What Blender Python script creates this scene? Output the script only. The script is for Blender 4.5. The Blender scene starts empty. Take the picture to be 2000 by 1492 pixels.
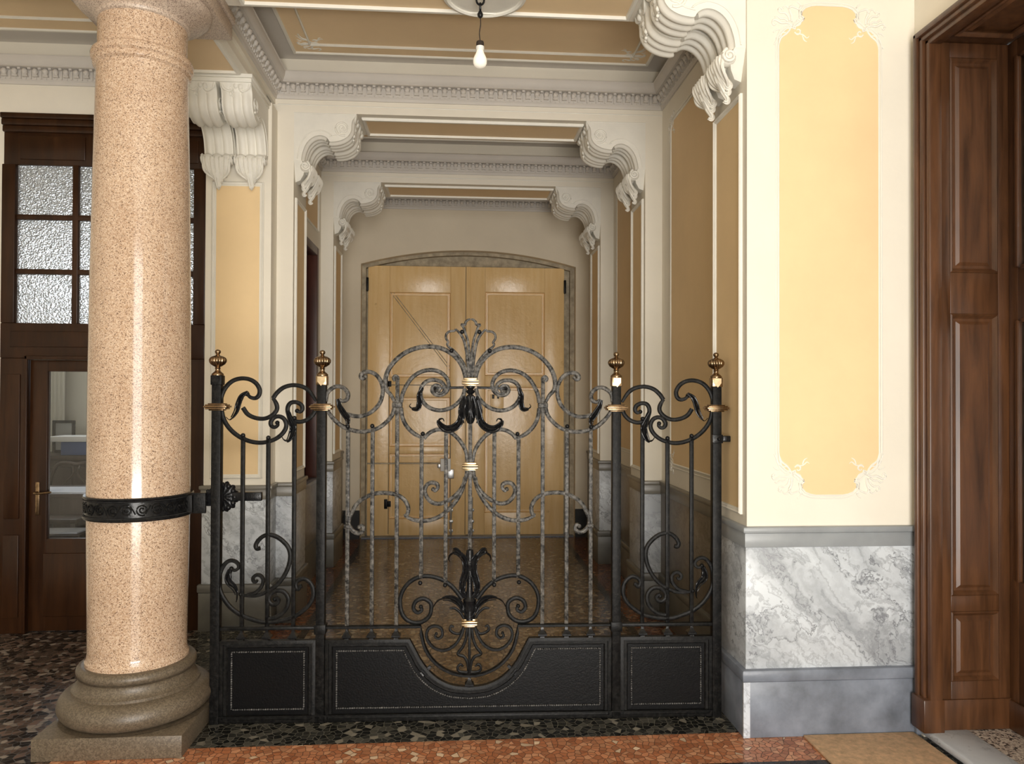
import bpy, bmesh, math, random
from mathutils import Vector, Matrix
random.seed(4)
S = bpy.context.scene
COL = S.collection
PI = math.pi
# ---------------------------------------------------------------- camera
cam_d = bpy.data.cameras.new('camera')
cam = bpy.data.objects.new('camera', cam_d); COL.objects.link(cam)
F_PX, CX, CY = 1462.2, 997.7, 759.0
YAW, PITCH, ROLL = math.radians(4.0995), math.radians(0.5950), math.radians(0.2062)
cam_d.sensor_fit = 'HORIZONTAL'; cam_d.sensor_width = 36.0
cam_d.lens = F_PX / 2000 * 36
cam_d.shift_x = (1000 - CX) / 2000; cam_d.shift_y = (CY - 746) / 2000
fw = Vector((math.sin(YAW)*math.cos(PITCH), math.cos(YAW)*math.cos(PITCH), math.sin(PITCH)))
rt = Vector((math.cos(YAW), -math.sin(YAW), 0)); up = rt.cross(fw)
rt2 = rt*math.cos(ROLL) + up*math.sin(ROLL); up2 = -rt*math.sin(ROLL) + up*math.cos(ROLL)
cam.matrix_world = Matrix(((rt2.x, up2.x, -fw.x, 0), (rt2.y, up2.y, -fw.y, 0), (rt2.z, up2.z, -fw.z, 1.5), (0, 0, 0, 1)))
cam_d.clip_start = 0.05
S.camera = cam
S.view_settings.view_transform = 'Standard'; S.view_settings.look = 'None'
S.view_settings.gamma = 1; S.view_settings.use_curve_mapping = False
S.view_settings.exposure = 0.0
# ---------------------------------------------------------------- light
W = bpy.data.worlds.new('world'); S.world = W; W.use_nodes = True
W.node_tree.nodes['Background'].inputs[0].default_value = (0.75, 0.85, 1.0, 1)
W.node_tree.nodes['Background'].inputs[1].default_value = 0.6
def area(name, loc, direction, sx, sy, power, color):
    d = bpy.data.lights.new(name, 'AREA'); d.shape = 'RECTANGLE'; d.size = sx; d.size_y = sy
    d.energy = power; d.color = color
    o = bpy.data.objects.new(name, d); COL.objects.link(o); o.location = loc
    o.rotation_euler = Vector(direction).to_track_quat('-Z', 'Y').to_euler()
    return o
area('street_portal_daylight', (0.45, -2.95, 1.75), (0, 1, 0), 2.3, 3.3, 208, (1.0, 0.97, 0.925))
area('added_bounce_fill', (0.45, -2.7, 0.25), (0, 0.75, 0.66), 2.3, 0.5, 175, (1.0, 0.95, 0.88))  # added fill lamp aimed up at the soffits, standing in for ground bounce
area('office_window_daylight', (-3.35, 7.55, 2.42), (0, -1, -0.12), 1.7, 0.62, 24, (0.86, 0.93, 1.0))
area('side_hall_daylight', (3.35, 0.62, 1.9), (-0.5, 1, -0.15), 0.9, 2.4, 95, (0.62, 0.79, 1.0))
# ---------------------------------------------------------------- materials
def new_mat(name, rough=0.5, metal=0.0, spec=0.5):
    m = bpy.data.materials.new(name); m.use_nodes = True
    b = m.node_tree.nodes['Principled BSDF']
    b.inputs['Roughness'].default_value = rough; b.inputs['Metallic'].default_value = metal
    b.inputs['Specular IOR Level'].default_value = spec
    return m, m.node_tree.nodes, m.node_tree.links, b
def nd(ns, t, **kw):
    n = ns.new(t)
    for k, v in kw.items(): setattr(n, k, v)
    return n
def coords(ns, ls, scale=(1, 1, 1), rot=(0, 0, 0)):
    tc = nd(ns, 'ShaderNodeTexCoord'); mp = nd(ns, 'ShaderNodeMapping')
    mp.inputs['Scale'].default_value = scale; mp.inputs['Rotation'].default_value = rot
    g = nd(ns, 'ShaderNodeNewGeometry')
    ls.new(g.outputs['Position'], mp.inputs['Vector'])
    return mp.outputs['Vector']
def noise(ns, ls, vec, scale, detail=4, rough=0.5, dist=0.0):
    n = nd(ns, 'ShaderNodeTexNoise'); n.inputs['Scale'].default_value = scale
    n.inputs['Detail'].default_value = detail; n.inputs['Roughness'].default_value = rough
    n.inputs['Distortion'].default_value = dist
    ls.new(vec, n.inputs['Vector']); return n.outputs['Fac']
def ramp(ns, ls, fac, stops, interp='LINEAR'):
    r = nd(ns, 'ShaderNodeValToRGB'); r.color_ramp.interpolation = interp
    e = r.color_ramp.elements
    while len(e) < len(stops): e.new(0.5)
    for i, (p, c) in enumerate(stops):
        e[i].position = p; e[i].color = (c[0], c[1], c[2], 1)
    ls.new(fac, r.inputs['Fac']); return r.outputs['Color']
def mix(ns, ls, fac, a, b, mode='MIX'):
    n = nd(ns, 'ShaderNodeMix', data_type='RGBA', blend_type=mode)
    if isinstance(fac, float): n.inputs[0].default_value = fac
    else: ls.new(fac, n.inputs[0])
    for i, v in ((6, a), (7, b)):
        if isinstance(v, tuple): n.inputs[i].default_value = (v[0], v[1], v[2], 1)
        else: ls.new(v, n.inputs[i])
    return n.outputs[2]
def bump(ns, ls, b, h, strength, dist=0.01):
    n = nd(ns, 'ShaderNodeBump'); n.inputs['Strength'].default_value = strength
    n.inputs['Distance'].default_value = dist
    ls.new(h, n.inputs['Height']); ls.new(n.outputs['Normal'], b.inputs['Normal'])
def c3(c, k): return (c[0]*k, c[1]*k, c[2]*k)
def mat_mottle(name, c, rough=0.6, var=0.06, scale=3.0, bumps=0.0, metal=0.0, spec=0.4, bscale=60):
    m, ns, ls, b = new_mat(name, rough, metal, spec)
    v = coords(ns, ls); f = noise(ns, ls, v, scale, 5, 0.6)
    ls.new(ramp(ns, ls, f, [(0.3, c3(c, 1-var)), (0.7, c3(c, 1+var))]), b.inputs['Base Color'])
    if bumps: bump(ns, ls, b, noise(ns, ls, v, bscale, 3), bumps, 0.004)
    return m
M = {}
M['plaster'] = mat_mottle('cream_plaster', (0.80, 0.745, 0.635), 0.6, 0.03, 2.5, 0.12)
M['relief'] = mat_mottle('white_stucco', (0.80, 0.77, 0.69), 0.5, 0.04, 8, 0.15)
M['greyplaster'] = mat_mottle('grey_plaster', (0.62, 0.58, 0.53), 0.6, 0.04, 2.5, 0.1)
M['yellow'] = mat_mottle('ochre_paint', (0.80, 0.59, 0.33), 0.6, 0.05, 2.0, 0.1)
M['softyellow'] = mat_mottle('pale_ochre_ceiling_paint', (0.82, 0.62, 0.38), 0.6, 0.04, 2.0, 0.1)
M['beige'] = mat_mottle('beige_paint', (0.70, 0.61, 0.47), 0.6, 0.05, 1.5, 0.15)
M['darkreveal'] = mat_mottle('grey_brown_paint', (0.30, 0.25, 0.18), 0.6, 0.08, 3)
M['blackpaint'] = mat_mottle('black_paint', (0.022, 0.022, 0.022), 0.5, 0.2, 6)
M['brass'] = mat_mottle('old_brass', (0.27, 0.185, 0.11), 0.24, 0.35, 60, 0.0, 1.0)
M['brightbrass'] = mat_mottle('polished_brass', (0.62, 0.48, 0.30), 0.28, 0.15, 60, 0.0, 1.0)
M['steel'] = mat_mottle('steel', (0.5, 0.5, 0.5), 0.35, 0.1, 30, 0.0, 1.0)
M['cord'] = mat_mottle('dark_cord', (0.03, 0.02, 0.015), 0.6, 0.2, 60)
M['mat'] = mat_mottle('coir', (0.68, 0.45, 0.27), 0.95, 0.22, 40, 1.0, bscale=300)
def mat_iron(name, dark, light, t0, t1, rough, spec=0.22):
    m, ns, ls, b = new_mat(name, rough, 0.0, spec)
    v = coords(ns, ls); f = noise(ns, ls, v, 55, 6, 0.75)
    ls.new(ramp(ns, ls, f, [(t0, dark), (t1, light)]), b.inputs['Base Color'])
    bump(ns, ls, b, noise(ns, ls, v, 130, 3), 0.25, 0.003)
    return m
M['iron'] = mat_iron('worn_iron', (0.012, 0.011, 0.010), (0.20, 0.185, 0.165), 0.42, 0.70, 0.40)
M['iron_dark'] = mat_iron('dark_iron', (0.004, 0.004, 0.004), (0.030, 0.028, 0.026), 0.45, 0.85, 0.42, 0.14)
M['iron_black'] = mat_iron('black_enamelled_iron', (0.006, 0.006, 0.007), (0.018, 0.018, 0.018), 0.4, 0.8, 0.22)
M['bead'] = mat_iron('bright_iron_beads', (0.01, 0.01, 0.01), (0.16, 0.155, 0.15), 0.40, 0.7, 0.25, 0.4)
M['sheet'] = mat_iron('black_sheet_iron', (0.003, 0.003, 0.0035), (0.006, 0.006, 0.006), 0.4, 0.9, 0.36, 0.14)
def mat_marble(name, base, vein, band, grey=0.0):
    m, ns, ls, b = new_mat(name, 0.34, 0, 0.4)
    v = coords(ns, ls, (1, 1, 1), (0.0, -0.75, 0.35))
    w = nd(ns, 'ShaderNodeTexNoise'); w.inputs['Scale'].default_value = 2.6; w.inputs['Detail'].default_value = 6; w.inputs['Roughness'].default_value = 0.6
    ls.new(v, w.inputs['Vector'])
    mv = nd(ns, 'ShaderNodeMapping'); mv.inputs['Scale'].default_value = (0.8, 0.8, 2.6); ls.new(v, mv.inputs['Vector'])
    va = nd(ns, 'ShaderNodeVectorMath', operation='SCALE'); va.inputs['Scale'].default_value = 0.9; ls.new(w.outputs['Color'], va.inputs[0])
    vb = nd(ns, 'ShaderNodeVectorMath', operation='ADD'); ls.new(mv.outputs['Vector'], vb.inputs[0]); ls.new(va.outputs['Vector'], vb.inputs[1])
    n1 = noise(ns, ls, vb.outputs['Vector'], 2.0, 4, 0.55)
    lines = ramp(ns, ls, n1, [(0.465, (0, 0, 0)), (0.485, (.35, .35, .35)), (0.492, (1, 1, 1)), (0.50, (0, 0, 0))])
    n2 = noise(ns, ls, vb.outputs['Vector'], 5.0, 4, 0.55)
    lines2 = ramp(ns, ls, n2, [(0.45, (0, 0, 0)), (0.50, (0.45, 0.45, 0.45)), (0.55, (0, 0, 0))])
    n3 = noise(ns, ls, vb.outputs['Vector'], 1.3, 5, 0.6)
    c = mix(ns, ls, ramp(ns, ls, n3, [(0.42, (0, 0, 0)), (0.62, (1, 1, 1))]), base, band)
    c = mix(ns, ls, lines2, c, vein); c = mix(ns, ls, lines, c, vein)
    ls.new(c, b.inputs['Base Color']); return m
M['marble'] = mat_marble('white_veined_marble', (0.62, 0.655, 0.69), (0.19, 0.20, 0.22), (0.34, 0.36, 0.385))  # base colour nudged bluer to carry some of the cool daylight
M['bardiglio'] = mat_mottle('grey_marble', (0.18, 0.20, 0.24), 0.32, 0.42, 5, 0.1)
M['greyband'] = mat_mottle('pale_grey_marble', (0.29, 0.305, 0.315), 0.3, 0.12, 5, 0.08)
M['shaded_skirt'] = mat_mottle('shaded_grey_marble', (0.115, 0.11, 0.095), 0.35, 0.25, 5, 0.1)  # grey marble again, with the interior's dimmer light put into a darker, warmer colour
M['shaded_band'] = mat_mottle('shaded_pale_grey_marble', (0.19, 0.175, 0.145), 0.3, 0.15, 5, 0.08)  # interior copy of the pale grey marble; shade is put into its colour
M['step'] = mat_marble('pale_step_marble', (0.62, 0.66, 0.72), (0.34, 0.36, 0.4), (0.5, 0.53, 0.58))
def mat_granite(name, cols, scale, rough):
    m, ns, ls, b = new_mat(name, rough, 0, 0.5)
    v = coords(ns, ls)
    vo = nd(ns, 'ShaderNodeTexVoronoi'); vo.inputs['Scale'].default_value = scale; ls.new(v, vo.inputs['Vector'])
    sp = nd(ns, 'ShaderNodeSeparateColor'); ls.new(vo.outputs['Color'], sp.inputs['Color'])
    c = ramp(ns, ls, sp.outputs[0], cols, 'CONSTANT')
    big = noise(ns, ls, v, 5, 4, 0.6)
    c = mix(ns, ls, 0.35, c, ramp(ns, ls, big, [(0.35, (0.62, 0.48, 0.36)), (0.65, (0.92, 0.84, 0.75))]), 'MULTIPLY')
    ls.new(c, b.inputs['Base Color']); return m
M['granite'] = mat_granite('pink_granite', [(0, (0.22, 0.14, 0.095)), (0.11, (0.50, 0.34, 0.225)), (0.33, (0.56, 0.415, 0.305)), (0.72, (0.70, 0.555, 0.425))], 290, 0.13)
M['basestone'] = mat_granite('brown_stone', [(0, (0.10, 0.080, 0.056)), (0.3, (0.135, 0.108, 0.076)), (0.7, (0.17, 0.138, 0.10))], 200, 0.42)
M['capstone'] = mat_granite('pale_granite', [(0, (0.30, 0.23, 0.19)), (0.2, (0.5, 0.41, 0.34)), (0.6, (0.64, 0.54, 0.45))], 300, 0.4)
M['terrazzo'] = mat_granite('speckled_terrazzo', [(0, (0.08, 0.07, 0.07)), (0.2, (0.42, 0.36, 0.32)), (0.6, (0.62, 0.56, 0.5))], 120, 0.4)
def mat_mosaic(name, cols, grout, scale, rough=0.16, gw=0.05):
    m, ns, ls, b = new_mat(name, rough, 0, 0.5)
    v = coords(ns, ls, (1, 1, 0.001))
    w = nd(ns, 'ShaderNodeTexVoronoi', voronoi_dimensions='2D'); w.inputs['Scale'].default_value = scale; ls.new(v, w.inputs['Vector'])
    e = nd(ns, 'ShaderNodeTexVoronoi', voronoi_dimensions='2D', feature='DISTANCE_TO_EDGE'); e.inputs['Scale'].default_value = scale; ls.new(v, e.inputs['Vector'])
    sp = nd(ns, 'ShaderNodeSeparateColor'); ls.new(w.outputs['Color'], sp.inputs['Color'])
    c = ramp(ns, ls, sp.outputs[0], cols, 'CONSTANT')
    sh = ramp(ns, ls, sp.outputs[1], [(0, (0.75, 0.75, 0.75)), (1, (1.15, 1.15, 1.15))])
    c = mix(ns, ls, 1.0, c, sh, 'MULTIPLY')
    k = nd(ns, 'ShaderNodeMath', operation='LESS_THAN'); k.inputs[1].default_value = gw; ls.new(e.outputs['Distance'], k.inputs[0])
    c = mix(ns, ls, k.outputs[0], c, grout)
    ls.new(c, b.inputs['Base Color'])
    rr = nd(ns, 'ShaderNodeMath', operation='MULTIPLY_ADD'); rr.inputs[1].default_value = 0.4; rr.inputs[2].default_value = rough
    ls.new(k.outputs[0], rr.inputs[0]); ls.new(rr.outputs[0], b.inputs['Roughness'])
    return m
M['mos_brown'] = mat_mosaic('brown_mosaic', [(0, (0.07, 0.042, 0.024)), (0.3, (0.14, 0.085, 0.045)), (0.62, (0.22, 0.145, 0.08)), (0.85, (0.33, 0.26, 0.17))], (0.035, 0.022, 0.015), 34)
M['mos_red'] = mat_mosaic('red_brown_mosaic', [(0, (0.13, 0.045, 0.02)), (0.5, (0.19, 0.07, 0.03)), (0.9, (0.30, 0.16, 0.09))], (0.04, 0.018, 0.01), 34)
M['mos_orange'] = mat_mosaic('orange_mosaic', [(0, (0.46, 0.175, 0.08)), (0.35, (0.54, 0.23, 0.115)), (0.7, (0.62, 0.305, 0.165)), (0.965, (0.78, 0.58, 0.40))], (0.10, 0.04, 0.02), 36, 0.22, 0.05)
M['mos_black'] = mat_mosaic('black_mosaic', [(0, (0.012, 0.012, 0.010)), (0.45, (0.035, 0.034, 0.029)), (0.72, (0.085, 0.08, 0.066)), (0.94, (0.26, 0.235, 0.19))], (0.13, 0.12, 0.095), 34, 0.2, 0.04)
M['mos_line'] = mat_mosaic('black_line_mosaic', [(0, (0.012, 0.01, 0.01)), (0.6, (0.03, 0.025, 0.02))], (0.05, 0.04, 0.03), 34)
M['mos_hall'] = mat_mosaic('dark_hall_mosaic', [(0, (0.02, 0.015, 0.012)), (0.35, (0.09, 0.06, 0.045)), (0.65, (0.17, 0.11, 0.085)), (0.86, (0.30, 0.25, 0.21))], (0.03, 0.025, 0.02), 34)
def mat_wood(name, a, b_, rough=0.35, vert=True, spec=0.5):
    m, ns, ls, b = new_mat(name, rough, 0, spec)
    v = coords(ns, ls, (14, 14, 1.3) if vert else (1.3, 14, 14))
    f = noise(ns, ls, v, 1.6, 6, 0.65, 0.4)
    v2 = coords(ns, ls, (1, 1, 0.6)); g = noise(ns, ls, v2, 3, 3)
    c = ramp(ns, ls, f, [(0.3, a), (0.72, b_)])
    c = mix(ns, ls, 0.6, c, ramp(ns, ls, g, [(0.3, (0.55, 0.5, 0.5)), (0.7, (1.2, 1.15, 1.1))]), 'MULTIPLY')
    ls.new(c, b.inputs['Base Color']); return m
M['wood'] = mat_wood('brown_varnished_wood', (0.045, 0.019, 0.008), (0.135, 0.058, 0.024), 0.33)
M['wood_dark'] = mat_wood('dark_varnished_wood', (0.020, 0.0075, 0.003), (0.052, 0.020, 0.007), 0.3, True, 0.3)
M['wood_red'] = mat_wood('red_brown_wood', (0.05, 0.016, 0.01), (0.10, 0.03, 0.018), 0.4)
M['furn'] = mat_wood('furniture_wood', (0.05, 0.035, 0.028), (0.10, 0.075, 0.06), 0.35)
def mat_ochre_door():
    m, ns, ls, b = new_mat('glossy_ochre_door_paint', 0.27, 0, 0.7)
    v = coords(ns, ls, (9, 9, 0.9)); f = noise(ns, ls, v, 2.0, 5, 0.6, 0.3)
    v2 = coords(ns, ls); g = noise(ns, ls, v2, 9, 6, 0.7)
    c = ramp(ns, ls, f, [(0.3, (0.80, 0.53, 0.235)), (0.7, (0.88, 0.63, 0.32))])
    k = ramp(ns, ls, g, [(0.27, (0.6, 0.5, 0.4)), (0.36, (1, 1, 1))])
    ls.new(mix(ns, ls, 0.6, c, k, 'MULTIPLY'), b.inputs['Base Color'])
    bump(ns, ls, b, noise(ns, ls, v2, 14, 5, 0.7), 0.5, 0.006)
    return m
M['ochre'] = mat_ochre_door()
M['doorframe'] = mat_mottle('old_stone_frame', (0.40, 0.335, 0.235), 0.7, 0.35, 14, 0.4, bscale=40)
def mat_pane():
    m, ns, ls, b = new_mat('hammered_glass', 0.2, 0, 0.5)
    b.inputs['Base Color'].default_value = (0.92, 0.94, 0.95, 1)
    b.inputs['Transmission Weight'].default_value = 0.75; b.inputs['IOR'].default_value = 1.35
    v = coords(ns, ls, (1, 1, 1.25))
    vo = nd(ns, 'ShaderNodeTexVoronoi', feature='SMOOTH_F1'); vo.inputs['Scale'].default_value = 95; ls.new(v, vo.inputs['Vector'])
    bump(ns, ls, b, vo.outputs['Distance'], 1.0, 0.02)
    return m
M['pane'] = mat_pane()
def mat_clear():
    m, ns, ls, b = new_mat('clear_glass', 0.0, 0, 0.5)
    tr = nd(ns, 'ShaderNodeBsdfTransparent'); gl = nd(ns, 'ShaderNodeBsdfGlossy'); gl.inputs['Roughness'].default_value = 0.01
    fr = nd(ns, 'ShaderNodeFresnel'); fr.inputs['IOR'].default_value = 1.45
    mx = nd(ns, 'ShaderNodeMixShader'); ls.new(fr.outputs[0], mx.inputs[0]); ls.new(tr.outputs[0], mx.inputs[1]); ls.new(gl.outputs[0], mx.inputs[2])
    ls.new(mx.outputs[0], ns['Material Output'].inputs['Surface']); return m
M['glass'] = mat_clear()
def mat_plain(name, c, rough=0.5, emit=0.0, metal=0.0):
    m, ns, ls, b = new_mat(name, rough, metal)
    b.inputs['Base Color'].default_value = (*c, 1)
    if emit:
        b.inputs['Emission Color'].default_value = (*c, 1); b.inputs['Emission Strength'].default_value = emit
    return m
M['bulb'] = mat_plain('opal_bulb_glass', (0.95, 0.88, 0.76), 0.2, 0.3)
M['white'] = mat_plain('white_plastic', (0.78, 0.77, 0.74), 0.35)
M['blue'] = mat_plain('blue_card', (0.06, 0.11, 0.25), 0.5)
M['paper'] = mat_plain('white_paper', (0.75, 0.78, 0.85), 0.35)
M['curtain'] = mat_plain('pale_curtain', (0.72, 0.70, 0.62), 0.8)
M['picture'] = mat_plain('grey_print', (0.30, 0.31, 0.30), 0.4)
# ---------------------------------------------------------------- mesh helpers
def build(name, bm, m, parent=None, smooth=40, recalc=True):
    if recalc: bmesh.ops.recalc_face_normals(bm, faces=bm.faces)
    lim = math.radians(smooth)
    for f in bm.faces: f.smooth = True
    for e in bm.edges:
        if len(e.link_faces) == 2: e.smooth = e.calc_face_angle(0) < lim
        else: e.smooth = False
    me = bpy.data.meshes.new(name); bm.to_mesh(me); bm.free()
    mats = m if isinstance(m, list) else [m]
    for k in mats: me.materials.append(M[k])
    o = bpy.data.objects.new(name, me); COL.objects.link(o)
    if parent: o.parent = parent
    return o
def tag(o, label=None, cat=None, group=None, kind=None):
    if label: o['label'] = label
    if cat: o['category'] = cat
    if group: o['group'] = group
    if kind: o['kind'] = kind
    return o
def empty(name, loc=(0, 0, 0), parent=None):
    o = bpy.data.objects.new(name, None); COL.objects.link(o); o.location = loc; o.empty_display_size = 0.1
    if parent: o.parent = parent
    return o
def box(bm, x0, x1, y0, y1, z0, z1, bev=0.0):
    r = bmesh.ops.create_cube(bm, size=1)
    vs = r['verts']
    for v in vs:
        v.co = Vector((x0 + (v.co.x+.5)*(x1-x0), y0 + (v.co.y+.5)*(y1-y0), z0 + (v.co.z+.5)*(z1-z0)))
    if bev:
        es = list({e for v in vs for e in v.link_edges})
        bmesh.ops.bevel(bm, geom=es, offset=bev, segments=2, affect='EDGES', profile=0.5)
def BX(name, m, parent, *a, bev=0.0):
    bm = bmesh.new(); box(bm, *a, bev=bev); return build(name, bm, m, parent)
def boxes(name, m, parent, lst, bev=0.0):
    bm = bmesh.new()
    for a in lst: box(bm, *a, bev=bev)
    return build(name, bm, m, parent)
def poly(bm, pts, O, U, V, N, h0, h1):
    """extrude polygon pts (u,v) between heights h0,h1 along N"""
    O, U, V, N = map(Vector, (O, U, V, N))
    a = [bm.verts.new(O + U*u + V*v + N*h0) for u, v in pts]
    b = [bm.verts.new(O + U*u + V*v + N*h1) for u, v in pts]
    n = len(pts)
    bm.faces.new(a); bm.faces.new(b)
    for i in range(n): bm.faces.new((a[i], a[(i+1) % n], b[(i+1) % n], b[i]))
def lathe(bm, prof, cx=0, cy=0, seg=32, flute=0, fl_amp=0.0, fl_range=None, cz=0):
    rings = []
    for r, z in prof:
        ring = []
        for i in range(seg):
            a = 2*PI*i/seg; rr = r
            if flute and fl_range[0] <= z <= fl_range[1]:
                rr = r*(1 + fl_amp*abs(math.sin(flute*a/2))) - r*fl_amp*0.5
            ring.append(bm.verts.new((cx + rr*math.cos(a), cy + rr*math.sin(a), cz + z)))
        rings.append(ring)
    for k in range(len(rings)-1):
        for i in range(seg):
            bm.faces.new((rings[k][i], rings[k][(i+1) % seg], rings[k+1][(i+1) % seg], rings[k+1][i]))
    if prof[0][0] > 1e-4: bm.faces.new(rings[0])
    if prof[-1][0] > 1e-4: bm.faces.new(rings[-1])
def ball(bm, c, r, seg=12, sz=1.0):
    res = bmesh.ops.create_uvsphere(bm, u_segments=seg, v_segments=max(6, seg//2+2), radius=r)
    for v in res['verts']: v.co = Vector((v.co.x, v.co.y, v.co.z*sz)) + Vector(c)
def spline(pts, sub=6):
    P = [Vector(p) for p in pts]; out = []
    for i in range(len(P)-1):
        p0 = P[i-1] if i else P[i]*2 - P[i+1]; p1 = P[i]; p2 = P[i+1]
        p3 = P[i+2] if i+2 < len(P) else P[i+1]*2 - P[i]
        for k in range(sub):
            t = k/sub
            out.append(0.5*((2*p1) + (-p0+p2)*t + (2*p0-5*p1+4*p2-p3)*t*t + (-p0+3*p1-3*p2+p3)*t**3))
    out.append(P[-1]); return out
def ribbon(bm, path, N, wf, tf, ridge=0.0):
    """sweep a bevelled bar along path (3D points in a plane of normal N); wf = in-plane width, tf = depth (functions of 0..1)"""
    N = Vector(N).normalized(); n = len(path); rings = []
    for i, p in enumerate(path):
        d = (path[min(i+1, n-1)] - path[max(i-1, 0)])
        if d.length < 1e-7: d = Vector((0, 0, 1))
        d.normalize(); s = d.cross(N); s.normalize()
        t = i/(n-1); w = wf(t)/2 if callable(wf) else wf/2; h = tf(t)/2 if callable(tf) else tf/2
        c = 0.62
        sec = [(-w, -h*c), (-w*c, -h), (w*c, -h), (w, -h*c), (w, h*c), (w*c, h), (-w*c, h), (-w, h*c)]
        if ridge: sec = [(-w, 0), (-w*.5, -h*.55), (0, -h), (w*.5, -h*.55), (w, 0), (w*.5, h*.55), (0, h), (-w*.5, h*.55)]
        rings.append([bm.verts.new(p + s*a + N*b) for a, b in sec])
    m = len(rings[0])
    for k in range(n-1):
        for i in range(m):
            bm.faces.new((rings[k][i], rings[k][(i+1) % m], rings[k+1][(i+1) % m], rings[k+1][i]))
    bm.faces.new(rings[0]); bm.faces.new(rings[-1])
def tube(bm, path, r, seg=8):
    path = [Vector(p) for p in path]; n = len(path); rings = []; ref = Vector((0.13, 0.21, 0.97))
    for i, p in enumerate(path):
        d = (path[min(i+1, n-1)] - path[max(i-1, 0)]).normalized()
        s = d.cross(ref)
        if s.length < 0.1: s = d.cross(Vector((1, 0, 0)))
        s.normalize(); t = s.cross(d)
        rr = r(i/(n-1)) if callable(r) else r
        rings.append([bm.verts.new(p + (s*math.cos(2*PI*k/seg) + t*math.sin(2*PI*k/seg))*rr) for k in range(seg)])
    for k in range(n-1):
        for i in range(seg): bm.faces.new((rings[k][i], rings[k][(i+1) % seg], rings[k+1][(i+1) % seg], rings[k+1][i]))
    bm.faces.new(rings[0]); bm.faces.new(rings[-1])
def frame(bm, O, U, V, N, u0, u1, v0, v1, prof):
    """mitred moulding round a rectangle; prof = [(inset, height)] """
    O, U, V, N = map(Vector, (O, U, V, N)); rings = []
    for o, h in prof:
        rings.append([bm.verts.new(O + U*u + V*v + N*h) for u, v in ((u0+o, v0+o), (u1-o, v0+o), (u1-o, v1-o), (u0+o, v1-o))])
    for k in range(len(rings)-1):
        for i in range(4): bm.faces.new((rings[k][i], rings[k][(i+1) % 4], rings[k+1][(i+1) % 4], rings[k+1][i]))
MOULD = [(0, 0), (0, .010), (.006, .016), (.012, .010), (.016, .010), (.020, .004), (.024, .004), (.024, 0)]
def panel(parent, O, U, V, N, u0, u1, v0, v1, field='yellow', mould='relief', gap=0.0, prof=MOULD, fh=0.003):
    bm = bmesh.new(); frame(bm, O, U, V, N, u0, u1, v0, v1, prof); build('panel_moulding', bm, mould, parent, recalc=True)
    if field:
        g = prof[-1][0] + gap
        bm = bmesh.new(); poly(bm, [(u0+g, v0+g), (u1-g, v0+g), (u1-g, v1-g), (u0+g, v1-g)], O, U, V, N, -0.002, fh)
        build('panel_field', bm, field, parent)
X_, Y_, Z_ = (1, 0, 0), (0, 1, 0), (0, 0, 1)
NX, NY, NZ = (-1, 0, 0), (0, -1, 0), (0, 0, -1)

M['shaded_marble'] = mat_marble('shaded_veined_marble', (0.25, 0.215, 0.17), (0.09, 0.07, 0.055), (0.15, 0.125, 0.095))  # bay-wall copy of the veined marble, browned and darkened to carry the shade
# ---------------------------------------------------------------- floor
XC = [-4.3, -1.65, -1.20, -0.985, -0.935, 1.105, 1.155, 1.535, 2.6]
YC = [-3.0, 2.90, 3.015, 3.285, 3.73, 4.93, 8.25]
def floor_mat(x, y):
    if y < 2.90: return 2
    if y < 3.015: return 3 if x < 1.535 else 2
    if y < 3.285: return 1 if -1.65 < x < 1.535 else (4 if x < -1.65 else 2)
    if y < 3.73: return 2 if x > -1.65 else 4
    if x < -1.65: return 4
    if x < -1.20: return 2
    if x < -0.985: return 5
    if x < -0.935: return 3
    if x < 1.105: return 0
    if x < 1.155: return 3
    return 5
bm = bmesh.new(); gv = {}
for i, x in enumerate(XC):
    for j, y in enumerate(YC): gv[i, j] = bm.verts.new((x, y, 0))
for i in range(len(XC)-1):
    for j in range(len(YC)-1):
        f = bm.faces.new((gv[i, j], gv[i+1, j], gv[i+1, j+1], gv[i, j+1]))
        f.material_index = floor_mat((XC[i]+XC[i+1])/2, (YC[j]+YC[j+1])/2)
# bedding under the mosaic
r = [bm.verts.new((x, y, -0.1)) for x, y in ((-4.3, -3), (2.6, -3), (2.6, 8.25), (-4.3, 8.25))]
bm.faces.new(r[::-1])
fl = build('floor', bm, ['mos_brown', 'mos_orange', 'mos_black', 'mos_line', 'mos_hall', 'mos_red'], recalc=False)
tag(fl, kind='structure')
# ---------------------------------------------------------------- walls
def struct(name, m, *a):
    o = BX(name, m, None, *a); return tag(o, kind='structure')
def dado(parent, x0, x1, y0, y1, mar='marble', clip=(-9, 9, -9, 9), band='shaded_band', sk='shaded_skirt'):
    def b(p, z0, z1, m, nm, bev=0.0):
        BX(nm, m, parent, max(x0-p, clip[0]), min(x1+p, clip[1]), max(y0-p, clip[2]), min(y1+p, clip[3]), z0, z1, bev=bev)
    b(.022, 0, .245, sk, 'skirting', .003)
    b(.030, .245, .298, sk, 'base_moulding', .010)
    b(.008, .298, .835, mar, 'marble_panel', .002)
    b(.014, .835, .898, band, 'dado_band', .003)
    b(.024, .898, .926, band, 'dado_cap', .008)
ZT = 3.95; SOF = 3.39; CEIL = 3.745
# right front pier
wp = struct('wall_right_pier', 'plaster', 1.286, 2.067, 3.248, 3.670, 0, ZT)
dado(wp, 1.286, 2.067, 3.248, 3.670, band='greyband', sk='bardiglio', clip=(-9, 2.075, -9, 3.665))
BX('corner_strip', 'step', wp, 1.2625, 1.292, 3.2245, 3.235, 0.001, .2445)
# pier side panel
panel(wp, (1.286, 0, 0), Y_, Z_, NX, 3.300, 3.655, 0.972, 2.880, 'yellow')
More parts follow.
